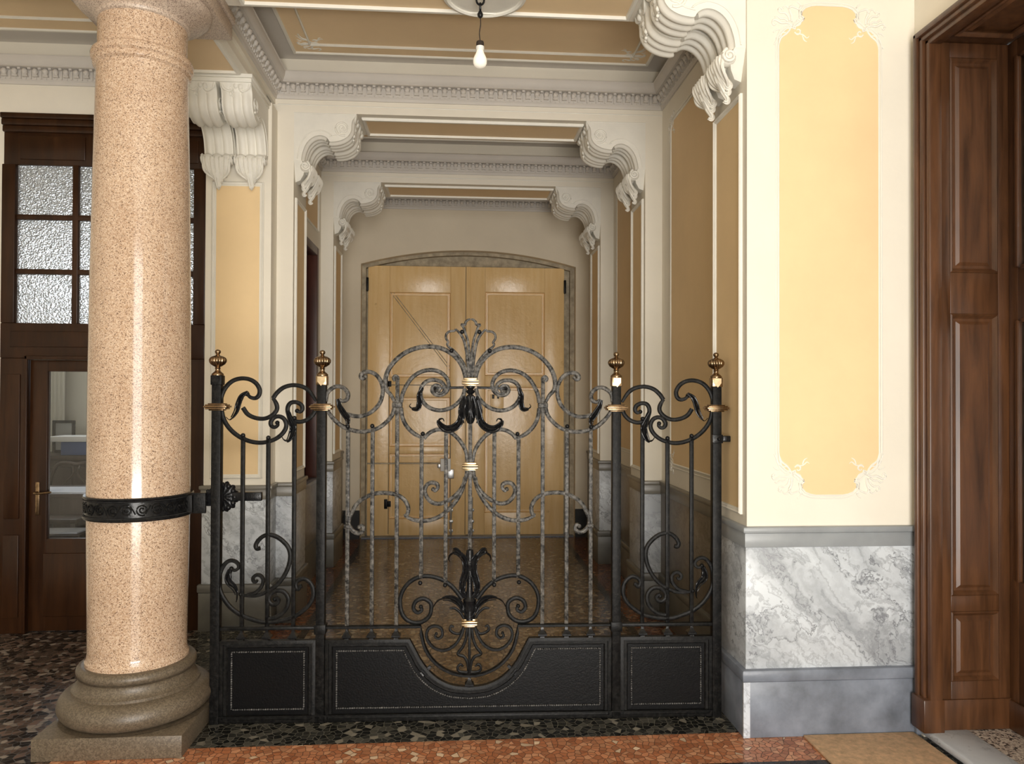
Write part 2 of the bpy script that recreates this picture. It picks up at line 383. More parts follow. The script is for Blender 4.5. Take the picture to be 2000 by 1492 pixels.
# rococo field on pier front
FX0, FX1, FZ0, FZ1 = 1.434, 1.894, 1.066, 3.262
corner = [(0, .19), (.004, .155), (.016, .127), (.036, .110), (.058, .106), (.074, .112), (.078, .096), (.096, .082), (.112, .070), (.118, .056), (.106, .046), (.107, .030), (.122, .013), (.145, .004), (.17, 0)]
def rocfield(g=0.0):
    c = [(u+g if i < 5 else u, v) for i, (u, v) in enumerate(corner)]
    p = [(FX0+u, FZ0+v) for u, v in corner] + [(FX1-u, FZ0+v) for u, v in corner[::-1]]
    p += [(FX1-u, FZ1-v) for u, v in corner] + [(FX0+u, FZ1-v) for u, v in corner[::-1]]
    return p
bm = bmesh.new(); poly(bm, rocfield(), (0, 3.248, 0), X_, Z_, NY, -0.001, 0.003); build('panel_field', bm, 'yellow', wp)
def offs(path, d):
    out = []; n = len(path); cx = (FX0+FX1)/2; cz = (FZ0+FZ1)/2
    for i in range(n):
        a = Vector(path[i-1]); b = Vector(path[(i+1) % n]); t = (b-a).normalized(); nr = Vector((t.y, -t.x))
        out.append((path[i][0]+nr.x*d, path[i][1]+nr.y*d))
    return out
for d, r, dy in ((.004, .0045, .0015), (.017, .003, .001)):
    pts = [(u, 3.248-dy, v) for u, v in offs(rocfield(), d)]
    bm = bmesh.new(); tube(bm, pts + [pts[0]], r, 6); build('panel_moulding', bm, 'relief', wp)
def curl(c, r0, a0, turns, sgn=1, tail=None, n=16):
    """spiral in 2D, from the outside in"""
    out = []
    for i in range(n+1):
        t = i/n; a = a0 + sgn*turns*2*PI*t; r = r0*(1-0.8*t)
        out.append((c[0]+r*math.cos(a), c[1]+r*math.sin(a)))
    return out
def rocaille(parent, O, U, V, N, c, su, sv, s=1.0, r=0.0052, name='rocaille_ornament', m='relief'):
    O, U, V, N = map(Vector, (O, U, V, N)); bm = bmesh.new()
    def pl(pts, rr=1.0):
        p3 = [O + U*(c[0]+su*s*u) + V*(c[1]+sv*s*v) + N*0.001 for u, v in pts]
        tube(bm, spline(p3, 3), lambda t: r*s*rr*(1.0-0.65*abs(t-0.35)), 6)
    # origin = corner knot, +u towards outside, +v away from the panel end
    pl([(-.010, .030), (-.022, .040), (-.034, .034), (-.036, .022), (-.026, .016), (-.020, .022)])
    pl([(.0, .004), (-.018, .002), (-.034, -.006), (-.040, -.020), (-.030, -.028), (-.020, -.022)])
    pl([(.004, .0), (.014, .022), (.030, .040), (.050, .056), (.062, .084), (.066, .112)], 1.2)
    pl([(.022, .034), (.042, .034), (.062, .046), (.074, .070), (.084, .090)], .8)
    pl([(.006, -.004), (.026, -.012), (.050, -.010), (.070, -.020), (.086, -.022), (.092, -.008), (.084, .002), (.078, -.006)], 1.2)
    pl([(.020, -.018), (.036, -.030), (.056, -.030), (.070, -.040), (.080, -.034)])
    pl([(.012, -.020), (.020, -.042), (.036, -.056), (.056, -.056), (.064, -.070), (.054, -.078), (.046, -.070)])
    pl([(.002, -.016), (.004, -.044), (.014, -.070), (.006, -.086), (-.012, -.082), (-.030, -.074)], 1.2)
    pl([(.014, -.070), (.026, -.086), (.040, -.084), (.042, -.074)], .8)
    pl([(-.030, -.074), (-.040, -.088), (-.034, -.100), (-.022, -.108)], .9)
    pl([(-.020, .036), (-.048, .040), (-.066, .054), (-.078, .046)], .8)
    pl([(-.046, .044), (-.054, .064), (-.068, .072)], .8)
    pl([(.060, .020), (.074, .022), (.088, .034)], .8)
    return build(name, bm, m, parent)
for su, cx in ((-1, FX0+.060), (1, FX1-.060)):
    rocaille(wp, (0, 3.248, 0), X_, Z_, NY, (cx, FZ0+.092), su, 1)
    rocaille(wp, (0, 3.248, 0), X_, Z_, NY, (cx, FZ1-.092), su, -1)
# right wall of the front hall (with doorway)
wr = struct('wall_right_front', 'plaster', 2.067, 2.46, 3.19, 3.67, 0, ZT)
dado(wr, 2.067, 2.2, 3.2, 3.67, band='greyband', sk='bardiglio', clip=(-9, 9, 3.207, 3.24))
struct('wall_right_lintel', 'plaster', 2.067, 2.46, 1.55, 3.19, 3.13, ZT)
struct('wall_right_near', 'plaster', 2.067, 2.46, -3.0, 1.55, 0, ZT)
struct('wall_side_hall', 'plaster', 4.2, 4.3, -0.8, 3.3, 0, 3.6)
struct('wall_side_hall_end', 'plaster', 2.46, 4.2, 3.2, 3.3, 0, 3.6)
struct('wall_side_hall_start', 'plaster', 2.46, 4.2, -0.8, -0.7, 0, 3.6)
struct('ceiling_side_hall', 'plaster', 2.46, 4.3, -0.8, 3.3, 3.6, 3.7)
# corridor side walls and piers, right
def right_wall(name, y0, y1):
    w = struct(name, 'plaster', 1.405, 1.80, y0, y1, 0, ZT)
    dado(w, 1.405, 1.80, y0, y1, 'shaded_marble', clip=(-9, 9, y0, y1)); return w
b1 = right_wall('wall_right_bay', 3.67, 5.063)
def rounded_panel(w, x, N, y0, y1, z0, z1, ornament=True):
    q = .06
    pts = [(y0, z0+q), (y0+q*.3, z0+q*.3), (y0+q, z0), (y1-q, z0), (y1-q*.3, z0+q*.3), (y1, z0+q), (y1, z1-q), (y1-q*.3, z1-q*.3), (y1-q, z1), (y0+q, z1), (y0+q*.3, z1-q*.3), (y0, z1-q)]
    bm = bmesh.new(); poly(bm, pts, (x, 0, 0), Y_, Z_, N, -.001, .003); build('panel_field', bm, 'yellow', w)
    nx = N[0]
    p3 = [(x+nx*.003, a, b) for a, b in pts]; bm = bmesh.new(); tube(bm, p3+[p3[0]], .007, 6); build('panel_moulding', bm, 'relief', w)
    c = ((y0+y1)/2, (z0+z1)/2)
    p3 = [(x+nx*.002, a+(.022 if a > c[0] else -.022), b+(.022 if b > c[1] else -.022)) for a, b in pts]
    bm = bmesh.new(); tube(bm, p3+[p3[0]], .004, 6); build('panel_moulding', bm, 'relief', w)
    if ornament:
        for yy, su in ((y0, -1), (y1, 1)):
            for zz, sv in ((z0, 1), (z1, -1)):
                rocaille(w, (x, 0, 0), Y_, Z_, N, (yy-su*.02, zz+sv*.03), su, sv, 0.9, 0.0055)
rounded_panel(b1, 1.405, NX, 3.86, 4.835, 1.065, 3.31)
a1 = struct('wall_right_arch', 'plaster', 1.286, 1.80, 5.063, 5.47, 0, SOF)
dado(a1, 1.286, 1.80, 5.063, 5.47)
panel(a1, (1.286, 0, 0), Y_, Z_, NX, 5.105, 5.43, .985, 2.875)
b2 = right_wall('wall_right_middle_bay', 5.47, 6.671)
rounded_panel(b2, 1.405, NX, 5.62, 6.50, 1.065, 3.31)
a2 = struct('wall_right_inner_arch', 'plaster', 1.286, 1.80, 6.671, 7.15, 0, SOF)
dado(a2, 1.286, 1.80, 6.671, 7.15)
panel(a2, (1.286, 0, 0), Y_, Z_, NX, 6.72, 7.10, .985, 2.875)
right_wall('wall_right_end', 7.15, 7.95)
# left side
lp = struct('wall_left_pier', 'plaster', -1.612, -1.20, 4.912, 5.063, 0, SOF)
dado(lp, -1.612, -1.20, 4.912, 5.063)
panel(lp, (0, 4.912, 0), X_, Z_, NY, -1.572, -1.245, .968, 2.872, gap=.004)
la = struct('wall_left_arch', 'plaster', -1.60, -1.092, 5.063, 5.47, 0, SOF)
dado(la, -1.60, -1.092, 5.063, 5.47)
panel(la, (-1.092, 0, 0), Y_, Z_, X_, 5.105, 5.43, .985, 2.83)
lb = struct('wall_left_bay', 'plaster', -1.60, -1.201, 5.47, 5.78, 0, ZT)
lb2 = struct('wall_left_bay_sill', 'plaster', -1.60, -1.201, 5.78, 6.555, 0, .80)
lb3 = struct('wall_left_bay_head', 'plaster', -1.60, -1.201, 5.78, 6.555, 2.77, ZT)
lb4 = struct('wall_left_bay_end', 'plaster', -1.60, -1.201, 6.555, 6.671, 0, ZT)
dado(lb, -1.60, -1.201, 5.47, 5.78, 'shaded_marble', clip=(-9, 9, 5.47, 5.78))
dado(lb4, -1.60, -1.201, 6.555, 6.671, 'shaded_marble', clip=(-9, 9, 6.555, 6.671))
for p, z0, z1, m, nm in ((.022, 0, .245, 'shaded_skirt', 'skirting'), (.03, .245, .298, 'shaded_skirt', 'base_moulding'), (.008, .298, .80, 'shaded_marble', 'marble_panel')):
    BX(nm, m, lb2, -1.60, -1.201+p, 5.78, 6.555, z0, z1)
panel(lb3, (-1.201, 0, 0), Y_, Z_, X_, 5.80, 6.52, 2.90, 3.33)
la2 = struct('wall_left_inner_arch', 'plaster', -1.60, -1.092, 6.671, 7.15, 0, SOF)
dado(la2, -1.60, -1.092, 6.671, 7.15)
panel(la2, (-1.092, 0, 0), Y_, Z_, X_, 6.72, 7.10, .985, 2.83)
lc = struct('wall_left_end', 'plaster', -1.60, -1.201, 7.15, 7.95, 0, ZT)
dado(lc, -1.60, -1.201, 7.15, 7.95, 'shaded_marble', clip=(-9, 9, 7.15, 7.95))
# back wall with shallow arched opening
bm = bmesh.new()
arc = [(-1.014 + 2.278*i/24, 2.89 + .159*(1-((i-12)/12)**2)) for i in range(25)]
pts = [(-1.60, 0), (-1.014, 0)] + arc + [(1.264, 0), (1.80, 0), (1.80, ZT), (-1.60, ZT)]
poly(bm, pts, (0, 7.95, 0), X_, Z_, Y_, 0, .10)
wb = tag(build('wall_back', bm, 'beige'), kind='structure')
BX('painted_skirting', 'blackpaint', wb, -1.20, -1.014, 7.935, 7.96, 0, .30)
BX('painted_skirting', 'blackpaint', wb, 1.264, 1.405, 7.935, 7.96, 0, .30)
bm = bmesh.new()
arc2 = [(-.972 + 2.19*i/24, 2.865 + .150*(1-((i-12)/12)**2)) for i in range(25)]
poly(bm, [(-1.60, 0), (-.972, 0)] + arc2 + [(1.218, 0), (1.80, 0), (1.80, ZT), (-1.60, ZT)], (0, 8.05, 0), X_, Z_, Y_, 0, .06)
build('reveal', bm, 'doorframe', wb)
bm = bmesh.new(); poly(bm, [(-1.014, 0)] + arc + [(1.264, 0)], (0, 8.14, 0), X_, Z_, Y_, 0, .05)
build('backing', bm, 'doorframe', wb)
# hall on the left
wh = struct('wall_left_hall', 'plaster', -4.3, -1.60, 4.96, 5.06, 3.27, ZT)
struct('wall_left_hall_corner', 'plaster', -4.3, -2.87, 4.96, 5.06, 0, 3.27)
struct('wall_left', 'plaster', -4.4, -4.3, -3.0, 8.25, 0, ZT)
# front of the entrance hall with the street portal
struct('wall_front_left', 'plaster', -4.3, -0.75, -3.1, -3.0, 0, ZT)
struct('wall_front_right', 'plaster', 1.65, 2.46, -3.1, -3.0, 0, ZT)
struct('wall_front_head', 'plaster', -0.75, 1.65, -3.1, -3.0, 3.45, ZT)
# ceilings
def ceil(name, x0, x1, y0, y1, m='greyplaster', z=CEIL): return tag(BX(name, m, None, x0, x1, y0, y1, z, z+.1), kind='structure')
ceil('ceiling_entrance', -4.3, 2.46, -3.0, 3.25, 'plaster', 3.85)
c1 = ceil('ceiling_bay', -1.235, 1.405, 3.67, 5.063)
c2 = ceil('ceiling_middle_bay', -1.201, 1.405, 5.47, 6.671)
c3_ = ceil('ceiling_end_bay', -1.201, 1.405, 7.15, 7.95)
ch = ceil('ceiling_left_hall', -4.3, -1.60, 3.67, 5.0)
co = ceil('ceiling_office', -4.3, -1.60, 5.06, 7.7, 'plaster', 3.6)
FLATM = [(0, 0), (0, .008), (.004, .014), (.018, .014), (.022, .008), (.022, 0)]
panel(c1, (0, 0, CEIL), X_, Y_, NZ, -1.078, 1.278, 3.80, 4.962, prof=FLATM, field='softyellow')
def thin_frame(parent, x0, x1, y0, y1, s):
    bm = bmesh.new(); frame(bm, (0, 0, CEIL), X_, Y_, NZ, x0, x1, y0, y1, [(0, 0), (0, .012), (.006, .018), (.012, .012), (.012, 0)]); build('panel_moulding', bm, 'relief', parent)
    for xx, su in ((x0, -1), (x1, 1)):
        for yy, sv in ((y0, -1), (y1, 1)):
            rocaille(parent, (0, 0, CEIL), X_, Y_, NZ, (xx-su*.02, yy-sv*.02), su, -sv, s, 0.007)
thin_frame(c1, -.95, 1.15, 3.92, 4.83, 1.0)
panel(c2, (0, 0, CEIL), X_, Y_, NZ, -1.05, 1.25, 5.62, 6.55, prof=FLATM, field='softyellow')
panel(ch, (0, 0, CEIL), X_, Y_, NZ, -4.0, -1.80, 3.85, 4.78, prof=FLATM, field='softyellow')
bm = bmesh.new(); frame(bm, (0, 0, CEIL), X_, Y_, NZ, -3.85, -1.95, 4.0, 4.62, [(0, 0), (0, .012), (.006, .018), (.012, .012), (.012, 0)]); build('panel_moulding', bm, 'relief', ch)
# beams
def beam(name, x0, x1, y0, y1, z=SOF, m='plaster'): return tag(BX(name, m, None, x0, x1, y0, y1, z, ZT), kind='structure')
bA = beam('ceiling_beam_front', -1.612, 1.286, 3.268, 3.70)
bC = beam('ceiling_beam_hall', -4.3, -1.612, 3.268, 3.70)
bB = beam('ceiling_beam_side', -1.612, -1.235, 3.70, 4.912)
BX('side_fascia', 'plaster', bB, -1.235, -1.215, 3.70, 5.063, 3.44, CEIL)
b_1 = beam('ceiling_beam_arch', -1.60, 1.80, 5.063, 5.47)
b_2 = beam('ceiling_beam_inner_arch', -1.60, 1.80, 6.671, 7.15)
SOFP = [(0, 0), (0, .010), (.005, .018), (.020, .018), (.024, .010), (.024, 0)]
for b, y0, y1 in ((b_1, 5.123, 5.447), (b_2, 6.74, 7.09)):
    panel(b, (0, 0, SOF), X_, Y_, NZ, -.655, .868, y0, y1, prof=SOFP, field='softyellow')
    # thin raised line around the arch face
    y = y0 - .06
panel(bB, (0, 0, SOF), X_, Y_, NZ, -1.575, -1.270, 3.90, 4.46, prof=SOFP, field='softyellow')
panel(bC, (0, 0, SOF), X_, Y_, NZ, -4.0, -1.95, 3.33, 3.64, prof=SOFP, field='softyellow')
# front beam soffit: field, interrupted frame, round medallion
MC = (.12, 3.485, .185)
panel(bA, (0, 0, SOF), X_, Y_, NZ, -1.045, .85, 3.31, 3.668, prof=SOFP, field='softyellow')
bm = bmesh.new(); lathe(bm, [(.0, -.0), (MC[2]+.012, 0), (MC[2]+.012, -.020), (MC[2]-.004, -.026), (MC[2]-.012, -.020), (MC[2]-.012, -.012), (.0, -.012)], MC[0], MC[1], 48, cz=SOF)
build('medallion', bm, 'relief', bA)
# cornices -------------------------------------------------------
CP = [(0, 3.474), (.010, 3.474), (.014, 3.486), (.014, 3.492), (.022, 3.500), (.022, 3.566), (.064, 3.566), (.060, 3.574), (.066, 3.578), (.080, 3.606), (.082, 3.627), (.088, 3.632), (0, 3.632)]
ncor = [0]
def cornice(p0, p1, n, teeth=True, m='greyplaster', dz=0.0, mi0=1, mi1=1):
    """p0,p1 ends on the wall face, n = inward normal"""
    p0 = Vector((p0[0], p0[1], 0)); p1 = Vector((p1[0], p1[1], 0)); n = Vector((n[0], n[1], 0)); d = (p1-p0).normalized()
    L = (p1-p0).length; bm = bmesh.new()
    ra = [bm.verts.new(p0 + n*a + d*(a*mi0) + Vector((0, 0, z+dz))) for a, z in CP]
    rb = [bm.verts.new(p1 + n*a - d*(a*mi1) + Vector((0, 0, z+dz))) for a, z in CP]
    k = len(CP)
    bm.faces.new(ra); bm.faces.new(rb)
    for i in range(k): bm.faces.new((ra[i], ra[(i+1) % k], rb[(i+1) % k], rb[i]))
    ncor[0] += 1
    o = tag(build('trim_%d' % ncor[0], bm, m, None, 30), kind='structure')
    if teeth:
        bm = bmesh.new(); N = int((L-.08)/.0615); s = (L-.06)/N
        def lb(t0, t1, a0, a1, z0, z1):
            vs = []
            for t in (t0, t1):
                for a in (a0, a1):
                    for z in (z0, z1): vs.append(bm.verts.new(p0 + d*t + n*a + Vector((0, 0, z+dz))))
            for q in ((0, 1, 3, 2), (4, 6, 7, 5), (0, 4, 5, 1), (2, 3, 7, 6), (0, 2, 6, 4), (1, 5, 7, 3)): bm.faces.new([vs[i] for i in q])
        for i in range(N):
            t = .03 + s*(i+.5)
            c = p0 + d*t + n*.022 + Vector((0, 0, dz))
            # bell shaped drop: half lathe approximated by a ball and a square foot
            r = bmesh.ops.create_uvsphere(bm, u_segments=8, v_segments=6, radius=.019)
            for v in r['verts']: v.co = Vector((v.co.x, v.co.y, v.co.z*1.1)) + c + n*.016 + Vector((0, 0, 3.545))
            lb(t-.013, t+.013, .02, .044, 3.522, 3.545)
            lb(t-.016, t+.016, .02, .040, 3.514, 3.523)
            lb(t+s*.5-.004, t+s*.5+.004, .02, .030, 3.502, 3.560)
            lb(t+s*.5-.009, t+s*.5+.009, .02, .050, 3.556, 3.566)
            lb(t-.0025, t+.0025, .02, .027, 3.500, 3.516)
        build('dentil_course', bm, m, o, 40)
    return o
for (y0, y1) in ((3.70, 5.063), (5.47, 6.671), (7.15, 7.95)):
    xl = -1.215 if y0 < 4 else -1.201
    cornice((xl, y1), (1.405, y1), (0, -1))
    cornice((1.405, y0), (1.405, y1), (-1, 0))
    cornice((xl, y0), (xl, y1), (1, 0))
cornice((-4.3, 4.96), (-1.612, 4.96), (0, -1), mi1=0)
cornice((-1.612, 3.70), (-1.612, 4.96), (-1, 0))
for bb, yf in ((b_1, 5.063), (b_2, 6.671)):      # sunk outline on the face of each arch
    bm = bmesh.new()
    for a, b in (((-1.092, yf, 3.385), (-.70, yf, 3.385)), ((.90, yf, 3.385), (1.286, yf, 3.385)), ((-1.20, yf, 3.44), (1.40, yf, 3.44))):
        tube(bm, [a, b], .004, 6)
    build('face_bead', bm, 'relief', bb)
# ---------------------------------------------------------------- scroll consoles
PROF = [(.412, .000), (.400, .022), (.384, .045), (.378, .075), (.377, .105), (.368, .132), (.350, .155), (.325, .172), (.295, .184), (.262, .190), (.238, .191), (.230, .186), (.224, .174), (.205, .158), (.178, .150), (.148, .153), (.118, .167), (.093, .190), (.073, .220), (.060, .255), (.051, .290), (.048, .322)]
LOW = [(.048, .318), (.066, .316), (.090, .322), (.107, .337), (.113, .357), (.108, .380), (.094, .402), (.084, .425), (.078, .448), (.068, .470), (.052, .486), (.036, .494), (.020, .494), (.0, .488)]
def console(label, O, U, D, width, group, name='scroll_console', glen=1.0):
    """O = wall/soffit corner, U = outward, D = along the width"""
    O, U, D = Vector(O), Vector(U), Vector(D); Zd = Vector((0, 0, -1))
    root = empty(name, tuple(O + D*width/2 + Zd*.50 + U*0.0)); root['label'] = label; root['category'] = 'bracket'; root['group'] = group
    inv = -root.location
    def P(u, v, d): return O + U*u + Zd*v + D*d + inv
    prof = [(p.x, p.y) for p in spline([(a, b, 0) for a, b in PROF], 2)]
    nj = 24; ds = [width*j/nj for j in range(nj+1)]
    def rib(x):
        t = x/width
        if t < .06 or t > .94: return 0.0
        q = (t-.06)/.88*3; k = abs(math.sin(PI*q)); return .026*(k**.5) - .008
    bm = bmesh.new(); rows = []
    for i, (u, v) in enumerate(prof):
        a = prof[max(i-1, 0)]; b = prof[min(i+1, len(prof)-1)]
        t = Vector((b[0]-a[0], b[1]-a[1])).normalized(); nr = Vector((-t.y, t.x))
        if nr.dot(Vector((.2, .9))) < 0 and v > .14 and u > .2: nr = -nr
        nr = Vector((t.y*-1, t.x)); 
        # outward = away from the wall/soffit corner, i.e. downward/outward side
        if nr.x*1 + nr.y*1 < 0: nr = -nr
        fade = min(1, v/.06)
        rows.append([bm.verts.new(P(u + nr.x*rib(d)*fade, v + nr.y*rib(d)*fade, d)) for d in ds])
    for i in range(len(rows)-1):
        for j in range(nj): bm.faces.new((rows[i][j], rows[i][j+1], rows[i+1][j+1], rows[i+1][j]))
    e0 = [bm.verts.new(P(0, prof[-1][1], d)) for d in (0, width)]; e1 = [bm.verts.new(P(0, 0, d)) for d in (0, width)]
    bm.faces.new([r[0] for r in rows] + [e0[0], e1[0]])
    bm.faces.new([r[-1] for r in rows] + [e0[1], e1[1]])
    bm.faces.new(rows[-1] + [e0[1], e0[0]])
    bm.faces.new(rows[0] + [e1[1], e1[0]])
    bm.faces.new((e0[0], e0[1], e1[1], e1[0]))
    build('scroll_body', bm, 'relief', root, 32)
    # rolled lower end and the acanthus leaf hanging from it
    bm = bmesh.new(); nr_ = 20; rings = []
    for j in range(25):
        t = j/24; d = width*(.01+.98*t); q = abs(math.sin(PI*3*t)); R = .022 + .017*q**.5
        rings.append([bm.verts.new(P(.074 + R*math.cos(2*PI*k/nr_), .357 + R*math.sin(2*PI*k/nr_), d)) for k in range(nr_)])
    for j in range(24):
        for k in range(nr_): bm.faces.new((rings[j][k], rings[j][(k+1) % nr_], rings[j+1][(k+1) % nr_], rings[j+1][k]))
    bm.faces.new(rings[0]); bm.faces.new(rings[-1])
    vs = [P(u, v, d + (1 if d == 0 else -1)*width*(0 if v < .38 else .14 if v < .42 else .30)) for d in (0, width) for u, v in ((0, .320), (.05, .320), (.072, .36), (.058, .41), (.030, .44), (0, .452))]
    A = [bm.verts.new(p) for p in vs[:6]]; B = [bm.verts.new(p) for p in vs[6:]]
    bm.faces.new(A); bm.faces.new(B)
    for k in range(6): bm.faces.new((A[k], A[(k+1) % 6], B[(k+1) % 6], B[k]))
    build('rolled_end', bm, 'relief', root, 35)
    bm = bmesh.new()
    for c, dl, wd, ph in ((.18, -.02, .30, 0), (.82, -.02, .30, 1), (.35, .0, .30, 2), (.65, .0, .30, 3), (.5, .035, .34, 4)):
        path = [P(.106, .352, width*c), P(.110, .375, width*c), P(.100, .405, width*(.5+(c-.5)*.95)), P(.086, .435+dl*.3, width*(.5+(c-.5)*.85)), P(.066, .462+dl*.7, width*(.5+(c-.5)*.68)), P(.046, .482+dl, width*(.5+(c-.5)*.5)), P(.050, .496+dl, width*(.5+(c-.5)*.42)), P(.062, .492+dl, width*(.5+(c-.5)*.40))]
        ribbon(bm, spline(path, 5), D, lambda t: .036*(1-.5*t), lambda t: width*wd*.86*(.75+.25*math.sin(PI*min(1, t*1.3)))*(1-.80*max(0, (t-.45)/.55))*(1+.14*math.sin(t*30)), ridge=1)
        for sg in (-1, 1):
            edge = [p + Vector(D)*(sg*width*wd*.34*(1-.8*i/len(path))) + U*.006 for i, p in enumerate(path)]
            tube(bm, spline(edge, 4), lambda t: .0055*(1-.4*t), 6)
    for s_ in (-1, 1):
        pts = [P(.10, .37, width*(.5+s_*.43)), P(.104, .40, width*(.5+s_*.44)), P(.094, .43, width*(.5+s_*.42)), P(.075, .452, width*(.5+s_*.32)), P(.060, .468, width*(.5+s_*.18))]
        tube(bm, spline(pts, 4), lambda t: .010*(1-.45*t), 7)
    build('acanthus_leaf', bm, 'relief', root, 50)
    # spirals on both cheeks
    for d, s in ((-.001, -1), (width+.001, 1)):
        bm = bmesh.new()
        for c, r0, a0 in (((.318, .100), .050, 1.2), ((.075, .357), .031, -1.2)):
            pts = []
            for i in range(41):
                t = i/40; a = a0 + 1.9*2*PI*t; r = r0*(1-.86*t)
                pts.append(P(c[0]+r*math.cos(a), c[1]+r*math.sin(a), d))
            tube(bm, pts, lambda t: .0078*(1-.35*t), 6)
            ball(bm, P(c[0], c[1], d), .0072, 8)
        # raised line following the outer edge
        pts = [P(u - .03, v - .032, d) for u, v in PROF[5:10]] + [P(.245, .150, d), P(.222, .132, d), P(.178, .118, d), P(.135, .124, d), P(.098, .142, d), P(.068, .172, d), P(.045, .21, d), P(.030, .255, d), P(.022, .31, d)]
        tube(bm, spline(pts, 3), .0042, 6)
        build('volute', bm, 'relief', root, 50)
    # garland at the outer end
    bm = bmesh.new()
    for i in range(9):
        t = i/8; v = .012 + .135*t*glen; u = .396 - .018*math.sin(t*2.2)
        ball(bm, P(u + .008*math.sin(i*2.1), v, width*(.5 + .22*math.sin(i*2.4))), .017*(1.1-.45*t), 8, 1.2)
        ball(bm, P(u, v + .006, width*(.5 - .20*math.sin(i*1.9))), .013*(1.1-.4*t), 8)
    for s in (-1, 1):
        tube(bm, spline([P(.405, .004, width*(.5+s*.45)), P(.402, .03, width*(.5+s*.40)), P(.395, .045, width*(.5+s*.22)), P(.40, .03, width*(.5+s*.10))], 4), .008, 6)
    build('garland', bm, 'relief', root, 50)
    return root
WD = .193
def pair(xw, ux, y0, lab, grp, near='nearer', z=SOF):
    for k, w in enumerate(('nearer', 'farther')):
        console('white scroll bracket, %s of the pair %s' % (w, lab), (xw, y0 + k*(WD+.018), z), (ux, 0, 0), (0, 1, 0), WD, grp)
pair(1.286, -1, 3.262, 'at the top of the right front pier', 'brackets on the right front pier')
pair(-1.092, 1, 5.063, 'at the left end of the first arch', 'brackets of the first arch')
pair(1.286, -1, 5.063, 'at the right end of the first arch', 'brackets of the first arch')
WD = .228
pair(-1.092, 1, 6.671, 'at the left end of the small inner arch', 'brackets of the inner arch')
pair(1.286, -1, 6.671, 'at the right end of the small inner arch', 'brackets of the inner arch')
for x0, w in ((-1.606, 'left'), (-1.402, 'right')):
    console('white scroll bracket facing the hall, %s one of the two beside the column' % w, (x0, 4.912, SOF-.045), (0, -1, 0), (1, 0, 0), .180, 'brackets on the left pier', glen=.4)
bm = bmesh.new(); box(bm, -1.625, -1.208, 4.475, 4.912, SOF-.022, SOF, .003); box(bm, -1.615, -1.216, 4.49, 4.912, SOF-.045, SOF-.020, .006)
tag(build('trim_20', bm, 'relief'), kind='structure')

# ---------------------------------------------------------------- column
CXc, CYc = -1.430, 3.500
col = empty('granite_column', (CXc, CYc, 0)); tag(col, 'round pink granite column standing left of the iron gate', 'column')
bm = bmesh.new(); box(bm, -.300, .300, -.300, .300, 0, .093, .004); build('plinth', bm, 'basestone', col)
bm = bmesh.new()
pr = [(.300, .093), (.312, .098)] + [(.262+.056*math.sin(a), .152-.056*math.cos(a)) for a in [PI*k/12 for k in range(1, 12)]]
pr += [(.262, .210), (.262, .222), (.250, .228), (.240, .242), (.235, .258), (.236, .268), (.240, .272)]
pr += [(.222+.024*math.sin(a), .296-.024*math.cos(a)) for a in [PI*k/8 for k in range(1, 8)]] + [(.222, .320), (.19, .322)]
lathe(bm, pr, seg=96); build('base', bm, 'basestone', col, 30)
bm = bmesh.new()
pr = [(.213, .315), (.213, .334), (.206, .345), (.2035, .37), (.205, .55), (.210, .85), (.212, 1.05), (.211, 1.5), (.2065, 2.0), (.199, 2.5), (.191, 2.88), (.189, 2.93), (.193, 2.955), (.203, 2.965), (.205, 2.975), (.203, 2.987), (.211, 2.995), (.213, 3.010), (.209, 3.022), (.196, 3.030), (.188, 3.036), (.186, 3.06), (.186, 3.19), (.15, 3.2)]
lathe(bm, pr, seg=128); build('shaft', bm, 'granite', col, 30)
bm = bmesh.new()
pr = [(.186, 3.165), (.194, 3.170), (.198, 3.180), (.196, 3.190), (.203, 3.196), (.215, 3.204), (.243, 3.216), (.270, 3.232), (.286, 3.250), (.290, 3.262), (.284, 3.270), (.2, 3.272)]
lathe(bm, pr, seg=96)
box(bm, -.305, .305, -.305, .305, 3.268, 3.345, .004); box(bm, -.318, .318, -.318, .318, 3.345, 3.392, .010)
build('capital', bm, 'capstone', col, 30)
# iron band round the shaft with the hinge arm
band = empty('column_band', (CXc, CYc, 1.01)); tag(band, 'black ornamental iron band clamped round the granite column at hip height, carrying the gate hinge', 'iron band')
bm = bmesh.new(); R = .2135
lathe(bm, [(R-.004, -.050), (R+.010, -.050), (R+.014, -.044), (R+.010, -.037), (R+.005, -.034), (R+.005, .034), (R+.010, .037), (R+.014, .044), (R+.010, .050), (R-.004, .050)], seg=96)
build('band_ring', bm, 'iron_black', band, 30)
bm = bmesh.new()
for i in range(150):
    a = PI + PI*1.1*i/150 - .1
    ball(bm, ((R+.007)*math.cos(a), (R+.007)*math.sin(a), -.036), .0042, 6)
bm2 = bm.copy()
for v in bm2.verts: v.co.z += .072
build('beading', bm, 'iron_black', band); build('beading', bm2, 'iron_black', band)
bm = bmesh.new(); k = 0
for i in range(14):
    a0 = PI - .15 + i*.27; s = 1 if i % 2 else -1
    pts = []
    for j in range(25):
        t = j/24; aa = 1.2*s + s*t*1.75*2*PI; r = .025*(1-.8*t)
        th = a0 + r*math.cos(aa)/R; pts.append(((R+.007)*math.cos(th), (R+.007)*math.sin(th), r*math.sin(aa)))
    tube(bm, pts, .0035, 6)
    th0 = a0 + .06; tube(bm, [((R+.007)*math.cos(th0+.03*q), (R+.007)*math.sin(th0+.03*q), s*(.018-.012*q)) for q in range(4)], .0028, 6)
build('scroll_relief', bm, 'iron_dark', band)
bm = bmesh.new(); box(bm, .195, .292, -.006, .010, -.046, .046, .002); box(bm, .195, .240, -.028, .03, -.040, .040, .003)
